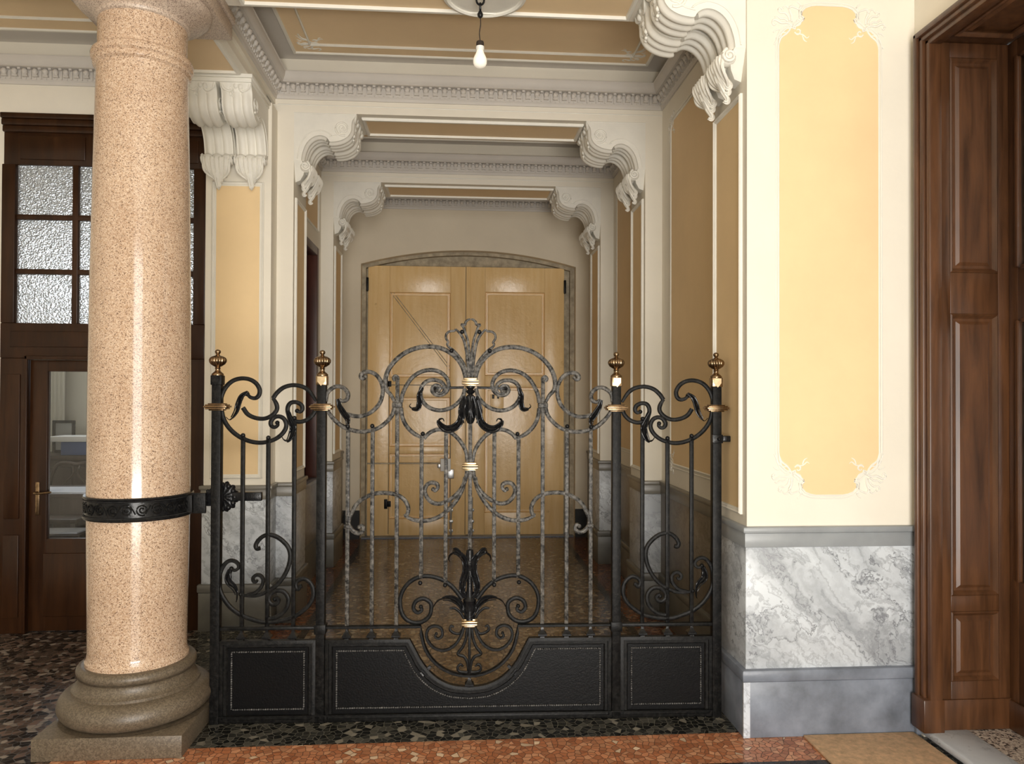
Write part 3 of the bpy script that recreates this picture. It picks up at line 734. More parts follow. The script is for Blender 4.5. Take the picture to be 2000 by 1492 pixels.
build('clamp_plate', bm, 'iron_dark', band)
# ---------------------------------------------------------------- wrought iron gate
GY = math.atan(-.0275)
gate = empty('wrought_iron_gate', (.062, 3.500-.0275*.062, 0)); gate.rotation_euler = (0, 0, GY)
tag(gate, 'tall black wrought iron gate with scrollwork and brass finials closing the passage', 'gate')
SCROLLS={'side': [('a', [(-1.15, 1.462), (-1.143, 1.497), (-1.126, 1.535), (-1.096, 1.565), (-1.058, 1.578), (-1.019, 1.575), (-0.988, 1.557), (-0.971, 1.529), (-0.973, 1.503), (-0.989, 1.488), (-1.012, 1.492), (-1.026, 1.506)], 0.018), ('b', [(-1.046, 1.444), (-1.023, 1.413), (-0.985, 1.396), (-0.946, 1.394), (-0.914, 1.408), (-0.894, 1.43), (-0.891, 1.451), (-0.9, 1.474), (-0.911, 1.488)], 0.018), ('c', [(-0.909, 1.487), (-0.893, 1.511), (-0.867, 1.534), (-0.836, 1.546), (-0.803, 1.548), (-0.767, 1.538), (-0.738, 1.515), (-0.712, 1.475)], 0.018), ('d', [(-1.143, 1.434), (-1.135, 1.398), (-1.118, 1.364), (-1.089, 1.331), (-1.05, 1.304), (-1.004, 1.287), (-0.958, 1.283), (-0.913, 1.293), (-0.879, 1.312), (-0.856, 1.338), (-0.848, 1.365), (-0.858, 1.392), (-0.881, 1.404), (-0.905, 1.398), (-0.919, 1.378), (-0.915, 1.36), (-0.9, 1.354), (-0.887, 1.364), (-0.889, 1.375)], 0.018), ('e', [(-0.712, 1.442), (-0.727, 1.412), (-0.753, 1.389), (-0.789, 1.379), (-0.819, 1.389), (-0.839, 1.415), (-0.842, 1.445), (-0.829, 1.466), (-0.804, 1.47), (-0.78, 1.457), (-0.775, 1.437), (-0.786, 1.425), (-0.799, 1.43)], 0.018)], 'top': [('f', [(-0.669, 1.475), (-0.662, 1.512), (-0.639, 1.535), (-0.613, 1.544), (-0.585, 1.535), (-0.567, 1.512), (-0.57, 1.485), (-0.59, 1.475), (-0.609, 1.485)], 0.018), ('g', [(-0.573, 1.416), (-0.533, 1.406), (-0.494, 1.409), (-0.454, 1.429), (-0.421, 1.466), (-0.407, 1.513), (-0.41, 1.553), (-0.429, 1.589), (-0.455, 1.608), (-0.485, 1.612), (-0.505, 1.601), (-0.507, 1.584), (-0.495, 1.579), (-0.488, 1.589)], 0.018), ('h', [(-0.021, 1.581), (-0.034, 1.628), (-0.057, 1.668), (-0.091, 1.7), (-0.137, 1.723), (-0.191, 1.731), (-0.244, 1.725), (-0.297, 1.705), (-0.343, 1.671), (-0.379, 1.625), (-0.396, 1.573), (-0.392, 1.533), (-0.369, 1.505), (-0.35, 1.47)], 0.02), ('i', [(-0.322, 1.47), (-0.316, 1.506), (-0.299, 1.546), (-0.27, 1.587), (-0.23, 1.613), (-0.183, 1.622), (-0.142, 1.612), (-0.113, 1.587), (-0.102, 1.557), (-0.108, 1.527), (-0.133, 1.507), (-0.162, 1.508), (-0.178, 1.526), (-0.171, 1.546), (-0.151, 1.55), (-0.14, 1.537), (-0.148, 1.525)], 0.018), ('j', [(-0.026, 1.537), (-0.035, 1.501), (-0.06, 1.468), (-0.093, 1.445), (-0.136, 1.434), (-0.176, 1.44), (-0.209, 1.46), (-0.229, 1.493), (-0.23, 1.533), (-0.213, 1.562), (-0.183, 1.575), (-0.15, 1.572), (-0.127, 1.557), (-0.12, 1.534), (-0.13, 1.514), (-0.15, 1.51), (-0.16, 1.524)], 0.018), ('k', [(-0.352, 1.446), (-0.362, 1.413), (-0.388, 1.38), (-0.427, 1.351), (-0.48, 1.336), (-0.533, 1.338), (-0.586, 1.356), (-0.625, 1.386), (-0.652, 1.419), (-0.664, 1.445)], 0.018), ('l', [(-0.322, 1.446), (-0.315, 1.4), (-0.295, 1.36), (-0.262, 1.327), (-0.213, 1.301)], 0.018), ('m', [(-0.215, 1.303), (-0.195, 1.325), (-0.169, 1.34), (-0.136, 1.345), (-0.089, 1.33), (-0.049, 1.293), (-0.022, 1.247), (-0.012, 1.19)], 0.018), ('n', [(-0.349, 1.571), (-0.357, 1.583), (-0.348, 1.593), (-0.337, 1.583), (-0.339, 1.56)], 0.015)], 'fan': [('o', [(-0.018, 1.587), (-0.023, 1.623), (-0.037, 1.658), (-0.059, 1.689), (-0.083, 1.714), (-0.106, 1.733)], 0.012), ('p', [(-0.106, 1.733), (-0.109, 1.744), (-0.105, 1.753), (-0.115, 1.77), (-0.114, 1.788), (-0.103, 1.8), (-0.087, 1.804), (-0.075, 1.805), (-0.072, 1.814)], 0.008), ('q', [(-0.007, 1.587), (-0.011, 1.63), (-0.016, 1.679), (-0.024, 1.732), (-0.034, 1.767), (-0.049, 1.792), (-0.07, 1.813)], 0.01), ('r', [(-0.0, 1.587), (-0.004, 1.651), (-0.006, 1.704), (-0.013, 1.757), (-0.024, 1.792), (-0.035, 1.824), (-0.043, 1.834), (-0.027, 1.835), (-0.023, 1.847), (-0.012, 1.857), (-0.001, 1.86)], 0.009)], 'mid': [('s', [(-0.014, 1.153), (-0.022, 1.11), (-0.043, 1.067), (-0.074, 1.033), (-0.109, 1.011), (-0.143, 1.0), (-0.177, 1.007), (-0.201, 1.032), (-0.21, 1.061), (-0.2, 1.088), (-0.178, 1.098), (-0.155, 1.092), (-0.15, 1.075), (-0.162, 1.06), (-0.171, 1.067)], 0.018), ('t', [(0.023, 1.123), (0.034, 1.071), (0.06, 1.02), (0.095, 0.977), (0.136, 0.944), (0.179, 0.926), (0.222, 0.921), (0.265, 0.927), (0.304, 0.945)], 0.018), ('u', [(0.302, 0.942), (0.289, 0.955), (0.287, 0.985), (0.304, 1.018), (0.336, 1.04), (0.381, 1.05), (0.438, 1.048), (0.49, 1.027), (0.525, 0.997), (0.547, 0.958), (0.559, 0.928), (0.558, 0.9), (0.538, 0.874), (0.514, 0.865), (0.494, 0.877), (0.494, 0.896), (0.505, 0.901), (0.511, 0.893)], 0.018)], 'bot': [('v', [(-0.034, 0.557), (-0.082, 0.616), (-0.138, 0.652), (-0.21, 0.665), (-0.271, 0.643), (-0.311, 0.595), (-0.322, 0.54), (-0.308, 0.484), (-0.272, 0.454), (-0.224, 0.452), (-0.187, 0.479), (-0.177, 0.519), (-0.185, 0.545), (-0.217, 0.561), (-0.25, 0.547), (-0.26, 0.516), (-0.241, 0.496), (-0.221, 0.507), (-0.226, 0.523)], 0.018), ('w', [(-0.026, 0.427), (-0.037, 0.392), (-0.062, 0.351), (-0.097, 0.326), (-0.133, 0.321), (-0.169, 0.337), (-0.194, 0.368), (-0.199, 0.398), (-0.187, 0.424), (-0.159, 0.434), (-0.131, 0.421), (-0.126, 0.392), (-0.143, 0.375), (-0.159, 0.385), (-0.154, 0.398)], 0.013), ('x', [(-0.029, 0.419), (-0.047, 0.397), (-0.072, 0.4), (-0.09, 0.415), (-0.085, 0.433), (-0.072, 0.428)], 0.009), ('y', [(-0.027, 0.468), (-0.042, 0.493), (-0.068, 0.514), (-0.093, 0.514)], 0.009), ('z', [(-0.011, 0.422), (-0.016, 0.376), (-0.031, 0.336), (-0.054, 0.303), (-0.026, 0.29), (-0.01, 0.264), (-0.005, 0.213)], 0.01), ('za', [(-0.005, 0.218), (-0.026, 0.218), (-0.049, 0.224), (-0.054, 0.242), (-0.041, 0.254), (-0.028, 0.244)], 0.009)], 'low': [('lb', [(0.771, 0.623), (0.781, 0.619), (0.789, 0.609), (0.799, 0.617), (0.799, 0.636), (0.785, 0.651), (0.76, 0.656), (0.736, 0.64), (0.722, 0.614), (0.72, 0.575), (0.737, 0.538), (0.768, 0.507), (0.811, 0.48), (0.858, 0.466), (0.905, 0.459), (0.952, 0.46), (0.999, 0.473), (1.046, 0.492), (1.093, 0.526), (1.128, 0.572), (1.147, 0.622), (1.147, 0.669), (1.135, 0.707), (1.112, 0.736), (1.087, 0.742), (1.064, 0.729), (1.06, 0.709), (1.077, 0.697), (1.093, 0.705)], 0.018), ('lc', [(0.936, 0.473), (0.897, 0.478), (0.862, 0.497), (0.839, 0.528), (0.833, 0.562), (0.845, 0.589), (0.869, 0.603), (0.9, 0.599), (0.92, 0.577), (0.921, 0.554), (0.904, 0.539), (0.885, 0.544), (0.877, 0.56), (0.887, 0.571), (0.895, 0.564)], 0.018), ('ld', [(0.963, 0.798), (0.977, 0.796), (0.983, 0.811), (0.971, 0.834), (0.947, 0.854), (0.916, 0.859), (0.881, 0.846), (0.849, 0.819), (0.831, 0.791), (0.826, 0.756), (0.834, 0.713), (0.853, 0.671), (0.881, 0.634), (0.912, 0.609), (0.944, 0.592), (0.983, 0.581), (1.022, 0.582), (1.05, 0.587)], 0.018), ('le', [(1.022, 0.583), (0.983, 0.595), (0.957, 0.62), (0.948, 0.651), (0.959, 0.671), (0.979, 0.675), (0.994, 0.662), (0.991, 0.646), (0.98, 0.644), (0.975, 0.653)], 0.015)]}
BALLS={'side': [(-1.042, 1.317), (-0.927, 1.306), (-0.809, 1.397)], 'top': [(-0.565, 1.358), (-0.453, 1.361), (-0.22, 1.325), (-0.04, 1.8), (-0.089, 1.712)], 'bot': [(-0.229, 0.635), (-0.114, 0.624)]}
LEAVES={'side1': [(-1.022, 1.516), (-1.048, 1.497), (-1.062, 1.464), (-1.071, 1.431), (-1.089, 1.401), (-1.105, 1.388), (-1.121, 1.401)], 'side2': [(-0.842, 1.428), (-0.825, 1.385), (-0.814, 1.352), (-0.822, 1.319), (-0.838, 1.293), (-0.857, 1.296), (-0.866, 1.309)], 'top1': [(-0.613, 1.485), (-0.603, 1.452), (-0.583, 1.419), (-0.566, 1.393), (-0.567, 1.369), (-0.582, 1.363), (-0.586, 1.369)], 'top2': [(-0.223, 1.54), (-0.237, 1.507), (-0.235, 1.473), (-0.244, 1.443), (-0.266, 1.441), (-0.282, 1.453), (-0.276, 1.465)], 'cen': [(-0.03, 1.482), (-0.04, 1.425), (-0.05, 1.379), (-0.078, 1.353), (-0.11, 1.348), (-0.134, 1.362), (-0.147, 1.381), (-0.142, 1.393), (-0.128, 1.395), (-0.122, 1.383)], 'low1': [(1.097, 0.702), (1.103, 0.677), (1.101, 0.649), (1.077, 0.623), (1.066, 0.595), (1.066, 0.564), (1.069, 0.553)], 'bl': [(-0.029, 0.498), (-0.042, 0.534), (-0.073, 0.56), (-0.109, 0.565), (-0.149, 0.55), (-0.172, 0.515)], 'tul': [(-0.007, 0.564), (-0.032, 0.59), (-0.032, 0.636), (-0.017, 0.687), (-0.018, 0.728), (-0.033, 0.756), (-0.064, 0.774), (-0.089, 0.764), (-0.098, 0.744), (-0.092, 0.732)]}

def P2(p, y=0.0): return Vector((p[0], y, p[1]))
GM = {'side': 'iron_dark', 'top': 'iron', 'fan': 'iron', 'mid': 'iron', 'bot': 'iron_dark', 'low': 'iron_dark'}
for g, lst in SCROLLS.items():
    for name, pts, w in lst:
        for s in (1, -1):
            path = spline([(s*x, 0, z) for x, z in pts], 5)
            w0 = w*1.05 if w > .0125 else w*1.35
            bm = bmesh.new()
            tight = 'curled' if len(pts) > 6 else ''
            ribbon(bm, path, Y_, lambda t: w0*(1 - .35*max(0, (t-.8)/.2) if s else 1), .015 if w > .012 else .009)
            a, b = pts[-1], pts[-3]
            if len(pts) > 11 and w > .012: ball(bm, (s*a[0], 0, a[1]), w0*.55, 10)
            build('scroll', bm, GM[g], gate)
for g, lst in BALLS.items():
    for x, z in lst:
        for s in (1, -1):
            bm = bmesh.new(); ball(bm, (s*x, -.008, z), .0105, 10); build('rivet', bm, 'iron_black', gate)
def leafmesh(pts, wmax, parent, s=1, name='acanthus_leaf', y=-.004):
    path = spline([(s*x, y, z) for x, z in pts], 5); n = len(path); bm = bmesh.new()
    ribbon(bm, path, Y_, lambda t: wmax*(.45+.55*math.sin(PI*min(1, t*1.5+.12))**.7)*(1-.72*max(0, (t-.55)/.45))*(1+.12*math.sin(t*34)), lambda t: .030*(1-.6*t), ridge=1)
    for sd in (-1, 1):
        q = []
        for i in range(0, int(n*.72)):
            t = i/(n*.72); d = (path[min(i+1, n-1)]-path[max(i-1, 0)]).normalized(); nr = d.cross(Vector((0, 1, 0)))
            q.append(path[i] + nr*sd*wmax*(.12+.38*math.sin(PI*t)) + Vector((0, -.009, 0)))
        if len(q) > 3: tube(bm, q, lambda t: .0045*(1-.4*t), 6)
    return build(name, bm, 'iron_black', parent, 50)
LW = {'side1': .020, 'side2': .026, 'top1': .022, 'top2': .020, 'cen': .030, 'low1': .026, 'bl': .026, 'tul': .030}
for k, pts in LEAVES.items():
    for s in (1, -1): leafmesh(pts, LW[k], gate, s)
for s in (1, -1):   # secondary leaves of the two big flowers
    leafmesh([(s*x, z) for x, z in ((.034, .76), (.062, .782), (.074, .786), (.080, .776))], .024, gate)
    leafmesh([(s*x, z) for x, z in ((.028, 1.50), (.034, 1.46), (.040, 1.42), (.034, 1.385), (.028, 1.375))], .030, gate)
    leafmesh([(s*x, z) for x, z in ((.010, 1.50), (.014, 1.45), (.018, 1.40), (.012, 1.375))], .022, gate, y=-.014)
    leafmesh([(s*x, z) for x, z in ((.004, .48), (.020, .52), (.030, .560))], .024, gate, y=-.010)
bm = bmesh.new(); lathe(bm, [(0, 1.365), (.010, 1.372), (.014, 1.39), (.020, 1.42), (.024, 1.46), (.020, 1.50), (.010, 1.510), (.018, 1.516), (.022, 1.524), (.012, 1.532), (.020, 1.540), (.020, 1.550), (.008, 1.556)], 0, 0, 20)
build('flower_bud', bm, 'iron_black', gate)
bm = bmesh.new(); lathe(bm, [(.026, .462), (.024, .50), (.026, .545), (.030, .552), (.024, .560), (.020, .57), (.014, .60), (.012, .66), (.016, .72), (.018, .765), (.015, .785), (.006, .792)], 0, 0, 20)
build('tulip_stem', bm, 'iron_black', gate)
# vertical bars
def vbar(x, z0, z1, m, w=.0182):
    bm = bmesh.new(); box(bm, x-w/2, x+w/2, -.0075, .0075, z0, z1, .002)
    return build('vertical_bar', bm, m, gate)
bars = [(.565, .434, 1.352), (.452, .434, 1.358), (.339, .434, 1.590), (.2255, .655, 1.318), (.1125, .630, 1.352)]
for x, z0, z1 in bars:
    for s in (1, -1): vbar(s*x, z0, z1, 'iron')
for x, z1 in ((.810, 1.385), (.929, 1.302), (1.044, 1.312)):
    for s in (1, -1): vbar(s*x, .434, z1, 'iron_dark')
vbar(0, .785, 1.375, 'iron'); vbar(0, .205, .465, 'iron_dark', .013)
# posts
for k, x in enumerate((-1.161, -.685, .685, 1.161)):
    outer = abs(x) > 1; w = .021 if outer else .020
    bm = bmesh.new(); box(bm, x-w, x+w, -.020, .020, 0.0, 1.570, .002)
    if not outer: box(bm, x-.027, x+.027, -.025, .025, .405, .450, .004)
    p = build('post', bm, 'iron_dark', gate)
    p.location = (0, 0, 0)
    bm = bmesh.new()
    for (a, z0, z1) in ((.033, 1.430, 1.436), (.046, 1.436, 1.444), (.052, 1.444, 1.453), (.046, 1.453, 1.459), (.036, 1.459, 1.464)):
        box(bm, x-a, x+a, -a*.75, a*.75, z0, z1, .0025)
    build('brass_collar', bm, 'brass', p)
    bm = bmesh.new(); lathe(bm, [(.026, 1.592), (.027, 1.598), (.020, 1.605), (.012, 1.612), (.010, 1.620), (.013, 1.625), (.010, 1.630), (.020, 1.636), (.031, 1.644), (.037, 1.655), (.0375, 1.664), (.033, 1.673), (.022, 1.680), (.010, 1.684), (.007, 1.690), (.012, 1.695), (.0135, 1.701), (.011, 1.707), (.004, 1.711), (0, 1.7115)], x, 0, 96, 16, .09, (1.635, 1.682))
    build('finial', bm, 'brass', p, 60)
    bm = bmesh.new(); box(bm, x-.025, x+.025, -.025, .025, 1.548, 1.592, .003)
    build('socket', bm, 'iron_dark' if x < -1 else 'brass', p)
    bm = bmesh.new()
    poly(bm, [(x-.017, 1.588), (x+.017, 1.588), (x+.017, 1.566), (x, 1.545), (x-.017, 1.566)], (0, 0, 0), X_, Z_, NY, .0245, .0285)
    build('brass_shield', bm, 'iron_dark' if x < -1 else 'brightbrass', p)
# collars on the centre line
for z, a in ((1.566, .040), (1.173, .038), (.449, .037)):
    bm = bmesh.new()
    for d, z0, z1 in ((.9, -.019, -.011), (1.25, -.011, -.001), (1.25, .001, .009), (.95, .009, .020)):
        box(bm, -a*d*.8, a*d*.8, -.022*d, .022*d, z+z0, z+z1, .003)
    build('brass_collar', bm, 'brightbrass', gate)
for s in (1, -1):
    bm = bmesh.new(); box(bm, s*.339-.023, s*.339+.023, -.018, .018, 1.446, 1.470, .004); build('tie_collar', bm, 'iron', gate)
    bm = bmesh.new(); box(bm, s*.565-.016, s*.565+.012, -.014, .014, .886, .906, .003); build('tie_collar', bm, 'iron', gate)
    bm = bmesh.new(); tube(bm, [(s*.03, -.002, 1.541), (s*.16, -.002, 1.538)], .006, 8); ball(bm, (s*.165, -.002, 1.538), .010, 8); build('cross_rod', bm, 'iron_black', gate)
# rails and panels
for s in (1, -1):
    bm = bmesh.new(); box(bm, min(s*.705, s*1.14), max(s*.705, s*1.14), -.013, .013, .424, .440, .003); build('rail', bm, 'iron_dark', gate)
arcR = [(-.665, .433), (-.226, .433), (-.224, .40)] + [(-.2205*math.cos(a), .405-.203*math.sin(a)) for a in [PI/2*k/12 for k in range(1, 13)]]
full = arcR + [(-x, z) for x, z in arcR[::-1][1:]]
bm = bmesh.new(); ribbon(bm, [P2(p) for p in full], Y_, .015, .026); build('rail', bm, 'iron_dark', gate)
def spindle(x, z, ang=0):
    bm = bmesh.new(); lathe(bm, [(.016, -.030), (.014, -.024), (.029, -.017), (.029, -.010), (.020, -.004), (.010, .008), (.008, .024)], 0, 0, 4)
    for v in bm.verts:
        a = PI/4; v.co = Vector((v.co.x*math.cos(a)-v.co.y*math.sin(a), v.co.x*math.sin(a)+v.co.y*math.cos(a), v.co.z))
        c = Vector((v.co.x*math.cos(ang)+v.co.z*math.sin(ang), v.co.y, -v.co.x*math.sin(ang)+v.co.z*math.cos(ang))); v.co = c + Vector((x, 0, z))
    build('spindle', bm, 'iron_black', gate, 20)
for s in (1, -1):
    for x in (.565, .452, .339, .810, .929, 1.044): spindle(s*x, .405)
    spindle(s*.197, .232, -s*.85)
spindle(0, .176)
def arcpts(r0x, z0, rz, x0, zt, n=20):
    """notch polyline: from (-x0,zt) down round the bottom to (x0,zt)"""
    return [(-x0 + 2*x0*0, zt)]
def notch(d=0.0):
    q = [(-.276-d*.55, .377-d), (-.248-d*.75, .325-d*.7), (-.208-d*.75, .256-d*.75), (-.150-d*.6, .197-d*.85), (-.080-d*.3, .163-d), (0, .152-d)]
    L = spline([(x, 0, z) for x, z in q[1:]], 5); L = [(q[0][0], q[0][1])] + [(v.x, v.z) for v in L]
    return L + [(-x, z) for x, z in L[::-1][1:]]
B0 = .012
shapes = {'c': lambda d: [(-.663+d, B0+d*.5), (-.663+d, .377-d)] + notch(d) + [(.663-d, .377-d), (.663-d, B0+d*.5)]}
def sidepoly(s): return lambda d: [(s*(.706+d) , B0+d*.5), (s*(.706+d), .377-d), (s*(1.140-d), .377-d), (s*(1.140-d), B0+d*.5)]
for nm, fn in (('c', shapes['c']), ('l', sidepoly(-1)), ('r', sidepoly(1))):
    bm = bmesh.new(); poly(bm, fn(.006), (0, 0, 0), X_, Z_, NY, -.003, .003)
    pn = build('sheet_panel', bm, 'sheet', gate)
    bm = bmesh.new(); prof = [(0, -.013), (0, .013), (.010, .016), (.016, .016), (.018, .010), (.030, .010), (.034, .006), (.036, .002)]
    rings = [[bm.verts.new((x, -h, z)) for x, z in fn(o)] for o, h in prof]; n = len(rings[0])
    for k in range(len(rings)-1):
        for i in range(n): bm.faces.new((rings[k][i], rings[k][(i+1) % n], rings[k+1][(i+1) % n], rings[k+1][i]))
    build('panel_frame', bm, 'iron_dark', pn, 30)
    inner = fn(.053); inner = [(x, z + (.023 if z < .09 else 0)) for x, z in inner]
    bm = bmesh.new(); loop = inner + [inner[0]]; acc = 0; step = .0105; pos = 0.0
    for i in range(len(loop)-1):
        a = Vector(loop[i]); b = Vector(loop[i+1]); L = (b-a).length
        while pos <= L:
            c = a + (b-a)*(pos/L) if L else a
            r = bmesh.ops.create_icosphere(bm, subdivisions=1, radius=.0048)
            dr = (b-a).normalized() if L else Vector((1, 0))
            for v in r['verts']:
                q = Vector((v.co.x*dr.x*1.35 - v.co.z*dr.y, v.co.y, v.co.x*dr.y*1.35 + v.co.z*dr.x)); v.co = q + Vector((c.x, -.006, c.y))
            pos += step
        pos -= L
    build('rope_beading', bm, 'bead', pn, 60)
bm = bmesh.new(); box(bm, -1.14, 1.14, -.016, .016, 0.002, .030, .003); box(bm, -1.14, 1.14, -.022, .012, .030, .036, .002); build('bottom_rail', bm, 'iron_dark', gate)
# latch and hinge
bm = bmesh.new(); box(bm, 1.135, 1.185, -.032, -.018, 1.284, 1.324, .002); box(bm, 1.185, 1.222, -.030, .006, 1.290, 1.318, .004); ball(bm, (1.165, -.034, 1.304), .009, 8)
build('latch', bm, 'iron_black', gate)
bm = bmesh.new()
for k in range(3):
    lathe(bm, [(.066-.012*k, -.008), (.062-.012*k, .004), (.05-.012*k, .010), (.0, .010)], 0, 0, 48, 12, .25, (-1, 1))
for v in bm.verts: v.co = Vector((-1.145 + v.co.x, .034 - v.co.z, 1.030 + v.co.y))
for k in range(12):
    a = 2*PI*k/12; ball(bm, (-1.145+.056*math.cos(a), .028, 1.03+.056*math.sin(a)), .013, 8)
box(bm, -1.10, -.965, .020, .045, 1.012, 1.052, .003); box(bm, -1.215, -1.16, .012, .040, .99, 1.066, .003)
build('rosette_hinge', bm, 'iron_black', gate, 50)
# ---------------------------------------------------------------- pendant bulb
bp = (.100, 3.49)
pb = empty('pendant_bulb', (bp[0], bp[1], SOF)); tag(pb, 'bare white light bulb hanging on a thin cord from a black hook in the beam', 'light bulb')
def relz(lst, dz): return [(r, z+dz) for r, z in lst]
bm = bmesh.new()
for (a, b, c) in (((0, 0, -.035), .018, 0), ((0, 0, -.070), .016, 1)):
    pts = [(b*math.cos(t) if c == 0 else 0, 0 if c == 0 else b*math.cos(t), a[2]+b*1.2*math.sin(t)) for t in [2*PI*k/16 for k in range(17)]]
    tube(bm, pts, .005, 8)
tube(bm, [(0, 0, -.012), (0, 0, -.02)], .006); lathe(bm, [(.003, -.120), (.012, -.112), (.014, -.100), (.008, -.088), (.004, -.084)], 0, 0, 12)
build('hook_chain', bm, 'iron_black', pb)
bm = bmesh.new(); tube(bm, spline([(0.001, 0, -.115), (.002, .001, -.15), (-.003, 0, -.19), (.001, 0, -.232)], 5), .0026, 6); build('cord', bm, 'cord', pb)
bm = bmesh.new(); lathe(bm, [(.004, -.226), (.016, -.230), (.018, -.236), (.018, -.252), (.016, -.254)], 0, 0, 24); build('socket', bm, 'cord', pb)
bm = bmesh.new(); lathe(bm, [(.016, -.252), (.0195, -.254), (.0195, -.266), (.017, -.270)], 0, 0, 24); build('socket_ring', bm, 'white', pb)
bm = bmesh.new(); lathe(bm, [(.015, -.268), (.0165, -.276), (.022, -.290), (.029, -.305), (.0325, -.320), (.031, -.334), (.024, -.346), (.012, -.352), (0, -.354)], 0, 0, 32); build('glass_bulb', bm, 'bulb', pb, 80)

# ---------------------------------------------------------------- far double door
DX0, DX1, DZ, DY = -.952, 1.155, 2.893, 8.10
dd = empty('door_1', (.1, DY, 0)); tag(dd, kind='structure')
def rel(par, name, m, lst, bev=.003):
    bm = bmesh.new(); l = par.location
    for a in lst: box(bm, a[0]-l.x, a[1]-l.x, a[2]-l.y, a[3]-l.y, a[4]-l.z, a[5]-l.z, bev=bev)
    return build(name, bm, m, par)
MID = .113
rel(dd, 'leaf', 'ochre', [(DX0, MID-.003, 8.085, 8.135, .012, DZ)])
rel(dd, 'leaf', 'ochre', [(MID+.003, DX1, 8.085, 8.135, .012, DZ)])
def stiles(x0, x1, px0, px1, rows):
    """rails and stiles standing proud round the sunk panels"""
    y0, y1 = 8.062, 8.086
    L = [(x0, px0, y0, y1, .012, DZ), (px1, x1, y0, y1, .012, DZ)]
    zs = [.012] + [z for r in rows for z in r] + [DZ]
    for i in range(0, len(zs), 2): L.append((px0, px1, y0, y1, zs[i], zs[i+1]))
    return L
rowsL = [(.19, .885), (.96, 1.487), (1.700, 2.610)]
rowsR = [(.25, 1.60), (1.725, 2.625)]
rel(dd, 'panel_frame', 'ochre', stiles(DX0, MID-.003, -.722, -.075, rowsL), .004)
rel(dd, 'panel_frame', 'ochre', stiles(MID+.003, DX1, .297, .943, rowsR), .004)
rel(dd, 'cover_strip', 'ochre', [(MID-.02, MID+.028, 8.045, 8.07, .02, DZ)], .004)
for x0, x1, rows in ((-.722, -.075, rowsL), (.297, .943, rowsR)):
    for z0, z1 in rows:
        bm = bmesh.new(); frame(bm, (-.1, 8.086-DY, 0), X_, Z_, NY, x0, x1, z0, z1, [(0, .024), (.004, .012), (.008, .002), (.014, .002), (.018, .010), (.030, .010), (.036, .001)])
        build('panel_moulding', bm, 'ochre', dd, 20)
# diagonal brace seams, wicket edges
bm = bmesh.new()
l = dd.location
for dx in (0, .03): tube(bm, [(-.86+dx-l.x, 8.0835-DY, 2.80), (-.02+dx-l.x, 8.0835-DY, 1.70)], .004, 6)
build('brace_seam', bm, 'doorframe', dd)
rel(dd, 'wicket_gap', 'blackpaint', [(-.73, -.725, 8.0595, 8.063, .03, 1.62), (-.745, -.07, 8.0595, 8.063, 1.615, 1.622), (-.073, -.067, 8.0595, 8.063, .03, 1.62)], 0)
rel(dd, 'door_gap', 'blackpaint', [(MID-.026, MID-.022, 8.058, 8.063, .02, DZ)], 0)
for z in (.35, 1.63): 
    rel(dd, 'wicket_hinge', 'iron_dark', [(-.77, -.735, 8.045, 8.065, z-.05, z+.05), (-.735, -.700, 8.050, 8.065, z-.03, z+.03)])
rel(dd, 'strap_hinge', 'doorframe', [(-.95, -.72, 8.050, 8.064, .775, .79)])
rel(dd, 'strap_hinge', 'doorframe', [(-.72, -.18, 8.050, 8.064, .775, .79)])
rel(dd, 'rim_lock', 'white', [(-.175, -.065, 8.01, 8.066, .70, .835)], .008)
rel(dd, 'lock_cylinder', 'steel', [(-.205, -.170, 8.00, 8.05, .735, .78), (-.11, -.03, 8.03, 8.066, .62, .72)], .006)
rel(dd, 'key_plate', 'ochre', [(.36, .50, 8.052, 8.064, 1.36, 1.52)])
rel(dd, 'keyhole', 'blackpaint', [(.375, .40, 8.047, 8.054, 1.475, 1.52), (.43, .45, 8.047, 8.054, 1.475, 1.51)])
for x in (-.06, .165):
    bm = bmesh.new(); tube(bm, [(x-l.x, -.058, .02), (x-l.x, -.058, .42)], .009, 8); tube(bm, [(x-l.x, -.062, .17), (x-l.x, -.085, .17)], .010, 8)
    for z in (.06, .16, .28): box(bm, x-l.x-.022, x-l.x+.022, -.055, -.036, z-.015, z+.015, .003)
    build('drop_bolt', bm, 'steel', dd)
for x, s in ((DX0-.006, 1), (DX1+.006, -1)):
    rel(dd, 'hinge', 'iron_dark', [(x-.012, x+.012, 8.03, 8.10, 2.62, 2.76)])
tag(BX('trim_21', 'bardiglio', None, -1.0, 1.25, 7.96, 8.14, 0.0, .012), kind='structure')
# ---------------------------------------------------------------- side door in the left wall of the middle bay
d4 = empty('door_2', (-1.25, 6.17, .80)); tag(d4, kind='structure')
rel(d4, 'frame', 'wood_red', [(-1.29, -1.195, 5.78, 5.85, .80, 2.77), (-1.29, -1.195, 6.49, 6.56, .80, 2.77), (-1.29, -1.195, 5.85, 6.49, 2.70, 2.77)], .006)
rel(d4, 'sill', 'bardiglio', [(-1.32, -1.165, 5.74, 6.58, .775, .805)], .006)
rel(d4, 'leaf', 'wood_red', [(-1.33, -1.29, 5.80, 6.54, .80, 2.75)], .003)
rel(d4, 'panel', 'wood_red', [(-1.29, -1.275, 5.92, 6.42, .90, 1.65), (-1.29, -1.275, 5.92, 6.42, 1.75, 2.62)], .008)
